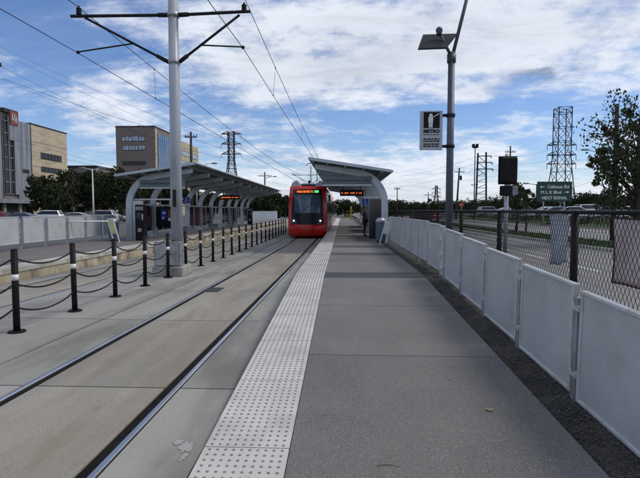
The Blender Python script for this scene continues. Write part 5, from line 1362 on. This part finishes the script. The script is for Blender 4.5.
# green direction sign
Y = 58; x0, x1 = gx(536.5, Y), gx(571.5, Y); z0, z1 = at(554, 201.5, Y).z, at(554, 181.5, Y).z
t = thing('direction_sign', 'dark green road sign with three lines of white lettering, in front of the pylon', 'sign', ((x0+x1)/2, Y, .8))
m = MB(); m.bbox(x0, x1, Y - .03, Y + .03, z0, z1, .01); pl = m.build('sign_panel', M['sign_green'], t, True)
m = MB(); w = x1 - x0; h = z1 - z0; ty = Y - .034
m.text('Calhoun Rd', (x0 + .6*w, ty, z0 + .66*h), .55, .62*w, depth=.01, bold=.012)
m.text('M L K Blvd', (x0 + .40*w, ty, z0 + .39*h), .5, .58*w, depth=.01, bold=.012)
m.text('NEXT SIGNAL', (x0 + .5*w, ty, z0 + .11*h), .5, .72*w, depth=.01, bold=.012)
def arrow(ax, az, s):
    m.prism([(ax - s*.28, az + .04), (ax + s*.05, az + .04), (ax + s*.05, az + .16), (ax + s*.32, az), (ax + s*.05, az - .16), (ax + s*.05, az - .04), (ax - s*.28, az - .04)], 'y', ty - .005, ty + .003)
arrow(x0 + .15*w, z0 + .73*h, -1); arrow(x0 + .84*w, z0 + .47*h, 1)
q = m.build('lettering', M['white_paint'], pl); q.location = -t.location
for u in (.2, .8):
    m = MB(); xx = x0 + u*w; m.box(xx - .06, xx + .06, Y + .031, Y + .13, .7, z1 - .05); m.build('post', M['galv'], t, True)

# stop sign, red octagon far off
Y = 95; p = at(461.5, 204.5, Y)
t = thing('stop_sign', 'red octagonal stop sign far off right of the lamp post', 'sign', (p.x, Y, 0))
m = MB(); m.prism([(p.x + .48*math.cos(R(22.5 + 45*k)), p.z + .48*math.sin(R(22.5 + 45*k))) for k in range(8)], 'y', Y - .02, Y + .02); m.build('plate', M['sign_red'], t, True)
m = MB(); m.text('STOP', (p.x, Y - .024, p.z - .1), .3, .62, depth=.006); m.build('lettering', M['white_paint'], t, True)
m = MB(); m.cyl(p.x, Y + .06, 0, p.z + .3, .04, n=8); m.build('post', M['galv'], t, True)
# yellow barrier post and far end fence beyond the right platform
Y = 74; p = at(351, 208, Y)
t = thing('crossing_barrier', 'yellow crossing barrier post at the far end of the right platform', 'barrier', (p.x, Y, 0))
m = MB(); m.bbox(-.12, .12, -.1, .1, 0, 2.6, .02); m.build('post', M['yellow'], t)
m = MB(); m.bar((-.7, -.12, 1.75), (.5, -.12, 1.95), .18, .06); m.bar((-.5, -.12, 1.3), (.4, -.12, 1.9), .1, .05); m.build('arm', M['yellow'], t)
m = MB(); m.bbox(-.2, .2, -.16, .16, 0, .2, .02); m.build('base', M['concrete'], t)
p0, p1 = at(343, 216, 88), at(378, 216, 88)
t = thing('end_railing', 'dark railing across the far end of the right platform', 'railing', ((p0.x+p1.x)/2, 88, 0))
m = MB()
for k in range(24): x = p0.x + (p1.x - p0.x)*k/23; m.cyl(x, 88, 0, 1.9, .03, n=6)
m.build('balusters', M['black'], t, True)
m = MB(); m.bar((p0.x, 88, 1.9), (p1.x, 88, 1.9), .07); m.bar((p0.x, 88, .3), (p1.x, 88, .3), .07); m.build('hand_rail', M['black'], t, True)

# ------------------------------------------------------------------ utility wires across the sky
GU = 'utility wires strung across the sky'
def uw(label, a, b_, ra, rb, sag): overhead(label, [a, b_], [ra, rb], 'utility_wire', GU, sag=sag)
P = lambda px, py, Y: tuple(at(px, py, Y))
zi = lambda py: at(232, py, 200).z
for i, (pa_, pyy, sd) in enumerate((((-40, 28), 134, -1), ((-40, 33), 144, -1), ((-40, 62), 154, -1))):
    uw(f'thin utility wire from the left pylon to the upper left sky, {("top", "middle", "bottom")[i]} of three', P(pa_[0], pa_[1], 70), (pLx - 4.2, 200, zi(pyy) - 1.6), .012, .05, 1.5)
uw('utility wire from the left edge pole down to the pole beside the catenary pole', (uL + 1.3, 45, at(-7, 78, 45).z), (u192 - .6, 60, at(192, 137, 60).z), .016, .022, .3)
uw('upper utility wire from the left edge pole towards the brown block', (uL + 1.3, 45, at(-7, 66, 45).z), P(152, 137, 165), .014, .04, .6)
uw('low utility wire crossing in front of the tan building', P(-10, 131, 80), P(122, 168, 100), .018, .022, .35)
uw('lower of the wires crossing the tan building', P(-10, 140, 80), P(120, 170, 100), .014, .02, .35)
for i, (p1_, p2_) in enumerate((((240, 134, 200), (320, 168, 330)), ((240, 144, 200), (322, 174, 330)), ((240, 154, 200), (318, 178, 330)))):
    uw(f'thin utility wire from the left pylon down towards the tram roof, {("top", "middle", "bottom")[i]} of three', (pLx + 4.2, 200, zi((134, 144, 154)[i]) - 1.6), P(*p2_), .04, .05, 1.5)
zr = lambda py: at(560, py, 150).z
for i, pyy in enumerate((145, 155, 164)):
    uw(f'faint utility wire from the right pylon to the two-legged structure, {("top", "middle", "bottom")[i]} of three', (pRx - 4.3, 150, zr(pyy) - 1.6), (gx(488, 120) + 0, 120, at(481, (156, 162.5, 169)[i], 120).z), .022, .02, .8)
    uw(f'faint utility wire from the right pylon past the big tree, {("top", "middle", "bottom")[i]} of three', (pRx + 4.3, 150, zr(pyy) - 1.6), P(700, (120, 135, 150)[i], 70), .025, .014, .8)
for i, pyy in enumerate((156, 162.5, 169)):
    uw(f'faint utility wire from the two-legged structure off to the distance, {("top", "middle", "bottom")[i]} of three', (gx(478, 120), 120, at(478, pyy, 120).z), P(400, (176, 181, 186)[i], 330), .02, .05, 1.0)
uw('thin utility wire rising to the right past the green sign', P(566, 189, 90), P(645, 163, 60), .02, .016, .2)

# ------------------------------------------------------------------ sky and sun
SUN_EL, SUN_AZ = 50, 82                                              # azimuth from +Y towards +X
w = bpy.data.worlds.new('World'); sc.world = w; w.use_nodes = True
nt = w.node_tree; N = nt.nodes; L = nt.links; bg = N['Background']
sky = N.new('ShaderNodeTexSky'); sky.sky_type = 'NISHITA'; sky.sun_disc = False
sky.sun_elevation = R(SUN_EL); sky.sun_rotation = R(SUN_AZ); sky.air_density = 1.0; sky.dust_density = .3; sky.ozone_density = 1.5
tc = N.new('ShaderNodeTexCoord'); sp = N.new('ShaderNodeSeparateXYZ'); L.new(tc.outputs['Generated'], sp.inputs[0])
def math_(op, a, b=None, clamp=False):
    n = N.new('ShaderNodeMath'); n.operation = op; n.use_clamp = clamp
    for i, v in enumerate((a, b)):
        if v is None: continue
        if isinstance(v, (int, float)): n.inputs[i].default_value = v
        else: L.new(v, n.inputs[i])
    return n.outputs[0]
zz = math_('ADD', math_('MAXIMUM', sp.outputs[2], 0.0), .16)
cx_ = math_('DIVIDE', sp.outputs[0], zz); cy_ = math_('DIVIDE', sp.outputs[1], zz)
cb = N.new('ShaderNodeCombineXYZ'); L.new(cx_, cb.inputs[0]); L.new(cy_, cb.inputs[1]); cb.inputs[2].default_value = 3.7
def nz(scale, det, rough, dist=0, off=(0, 0, 0), st=(1, 1, 1)):
    mp = N.new('ShaderNodeMapping'); mp.inputs['Location'].default_value = off; mp.inputs['Scale'].default_value = st; L.new(cb.outputs[0], mp.inputs[0])
    n = N.new('ShaderNodeTexNoise'); n.inputs['Scale'].default_value = scale; n.inputs['Detail'].default_value = det; n.inputs['Roughness'].default_value = rough; n.inputs['Distortion'].default_value = dist
    L.new(mp.outputs[0], n.inputs['Vector']); return n.outputs[0]
def sstep(v, lo, hi):
    n = N.new('ShaderNodeMapRange'); n.interpolation_type = 'SMOOTHSTEP'; L.new(v, n.inputs['Value']); n.inputs['From Min'].default_value = lo; n.inputs['From Max'].default_value = hi; return n.outputs[0]
big = nz(.75, 3, .5, .3, (2.3, .4, 0)); med = nz(2.3, 9, .62, .25, (5, 1, 0)); fine = nz(7, 10, .68, .2, (1, 8, 0))
def gauss(px, py, rx, ry):
    """a soft patch of sky centred where the photo shows it (a fixed direction), radii in degrees"""
    d = (CM @ Vector(((px - 320)/F, (239 - py)/F, -1))).normalized()
    az0, el0 = math.atan2(d.x, d.y), math.asin(d.z)
    az = math_('ARCTAN2', sp.outputs[0], sp.outputs[1]); el = math_('ARCSINE', sp.outputs[2])
    a = math_('DIVIDE', math_('SUBTRACT', az, az0), R(rx)); e = math_('DIVIDE', math_('SUBTRACT', el, el0), R(ry))
    return math_('EXPONENT', math_('MULTIPLY', math_('ADD', math_('MULTIPLY', a, a), math_('MULTIPLY', e, e)), -1.0))
dens = math_('ADD', math_('ADD', math_('MULTIPLY', big, .50), math_('MULTIPLY', med, .55)), math_('MULTIPLY', fine, .30))
# where the photograph has its open blue and its thick cloud
for (px, py, rx, ry, k) in ((320, 50, 15, 6.5, .09), (480, 40, 16, 7, .09), (340, 116, 12, 2.0, -.24), (470, 106, 8, 2.6, -.24), (60, 60, 14, 9, -.12), (60, 112, 10, 6, -.12), (200, 98, 6, 2.0, -.20),
                            (20, 20, 10, 7, -.06), (92, 108, 4.5, 2.6, .22), (470, 96, 5, 1.3, .22), (370, 141, 9, 1.4, -.12), (300, 156, 16, 1.6, .08), (575, 128, 7, 3.4, -.22), (610, 60, 9, 7, .10), (420, 135, 6, 1.2, .10),
                            (480, 160, 18, 2, .05), (210, 40, 6, 8, .08), (425, 125, 3, 2.4, -.14), (585, 165, 8, 2, -.08), (110, 20, 8, 4, .06), (230, 150, 8, 2.0, -.08)):
    dens = math_('ADD', dens, math_('MULTIPLY', gauss(px, py, rx, ry), k if k > 0 else k*.85))
hor = sstep(sp.outputs[2], .16, .0)
dens = math_('ADD', dens, math_('MULTIPLY', hor, .11))
wisp = nz(3.2, 11, .72, .6, (9, 4, 0), (.45, 1.5, 1))
dens = math_('ADD', dens, math_('MULTIPLY', math_('SUBTRACT', wisp, .5), .34))
cov = math_('ADD', math_('MULTIPLY', sstep(dens, .555, .80), .90), math_('MULTIPLY', sstep(wisp, .25, .8), .10))
# shade inside the clouds: thicker is greyer, with a bright fringe
thick = sstep(dens, .74, 1.02); grain = sstep(med, .35, .68)
shade = math_('SUBTRACT', math_('ADD', .90, math_('MULTIPLY', grain, .16)), math_('MULTIPLY', thick, .26))
shade = math_('ADD', shade, math_('MULTIPLY', math_('SUBTRACT', fine, .5), .38))
dark_c = math_('MULTIPLY', gauss(545, 74, 3.8, .85), sstep(fine, .40, .58)); shade = math_('SUBTRACT', shade, math_('MULTIPLY', dark_c, .45))
cc = N.new('ShaderNodeMix'); cc.data_type = 'RGBA'; cc.inputs[6].default_value = (3.0, 3.45, 4.4, 1); cc.inputs[7].default_value = (8.3, 8.7, 9.5, 1)
L.new(sstep(shade, .66, 1.06), cc.inputs[0])
hs = N.new('ShaderNodeHueSaturation'); hs.inputs['Saturation'].default_value = 1.15; hs.inputs['Value'].default_value = 1.0; L.new(sky.outputs[0], hs.inputs['Color'])
mx = N.new('ShaderNodeMix'); mx.data_type = 'RGBA'; L.new(cov, mx.inputs[0])
tint = N.new('ShaderNodeMix'); tint.data_type = 'RGBA'; tint.blend_type = 'MULTIPLY'; tint.inputs[0].default_value = 1; tint.inputs[7].default_value = (.96, 1.02, 1.24, 1)
L.new(hs.outputs[0], tint.inputs[6]); L.new(tint.outputs[2], mx.inputs[6]); L.new(cc.outputs[2], mx.inputs[7])
L.new(mx.outputs[2], bg.inputs['Color']); bg.inputs['Strength'].default_value = .085

sl = bpy.data.lights.new('sun', 'SUN'); sl.energy = 1.5; sl.angle = R(18); sl.color = (1, .94, .83)
so = bpy.data.objects.new('sun', sl); col.objects.link(so)
dv = Vector((math.sin(R(SUN_AZ))*math.cos(R(SUN_EL)), math.cos(R(SUN_AZ))*math.cos(R(SUN_EL)), math.sin(R(SUN_EL))))
so.rotation_euler = dv.to_track_quat('Z', 'Y').to_euler(); so.location = (30, 20, 60)

sc.view_settings.view_transform = 'Standard'; sc.view_settings.look = 'None'; sc.view_settings.gamma = 1; sc.view_settings.exposure = .30
sc.view_settings.use_curve_mapping = False
sc.cycles.max_bounces = 6; sc.cycles.diffuse_bounces = 3; sc.cycles.glossy_bounces = 3; sc.cycles.transparent_max_bounces = 16
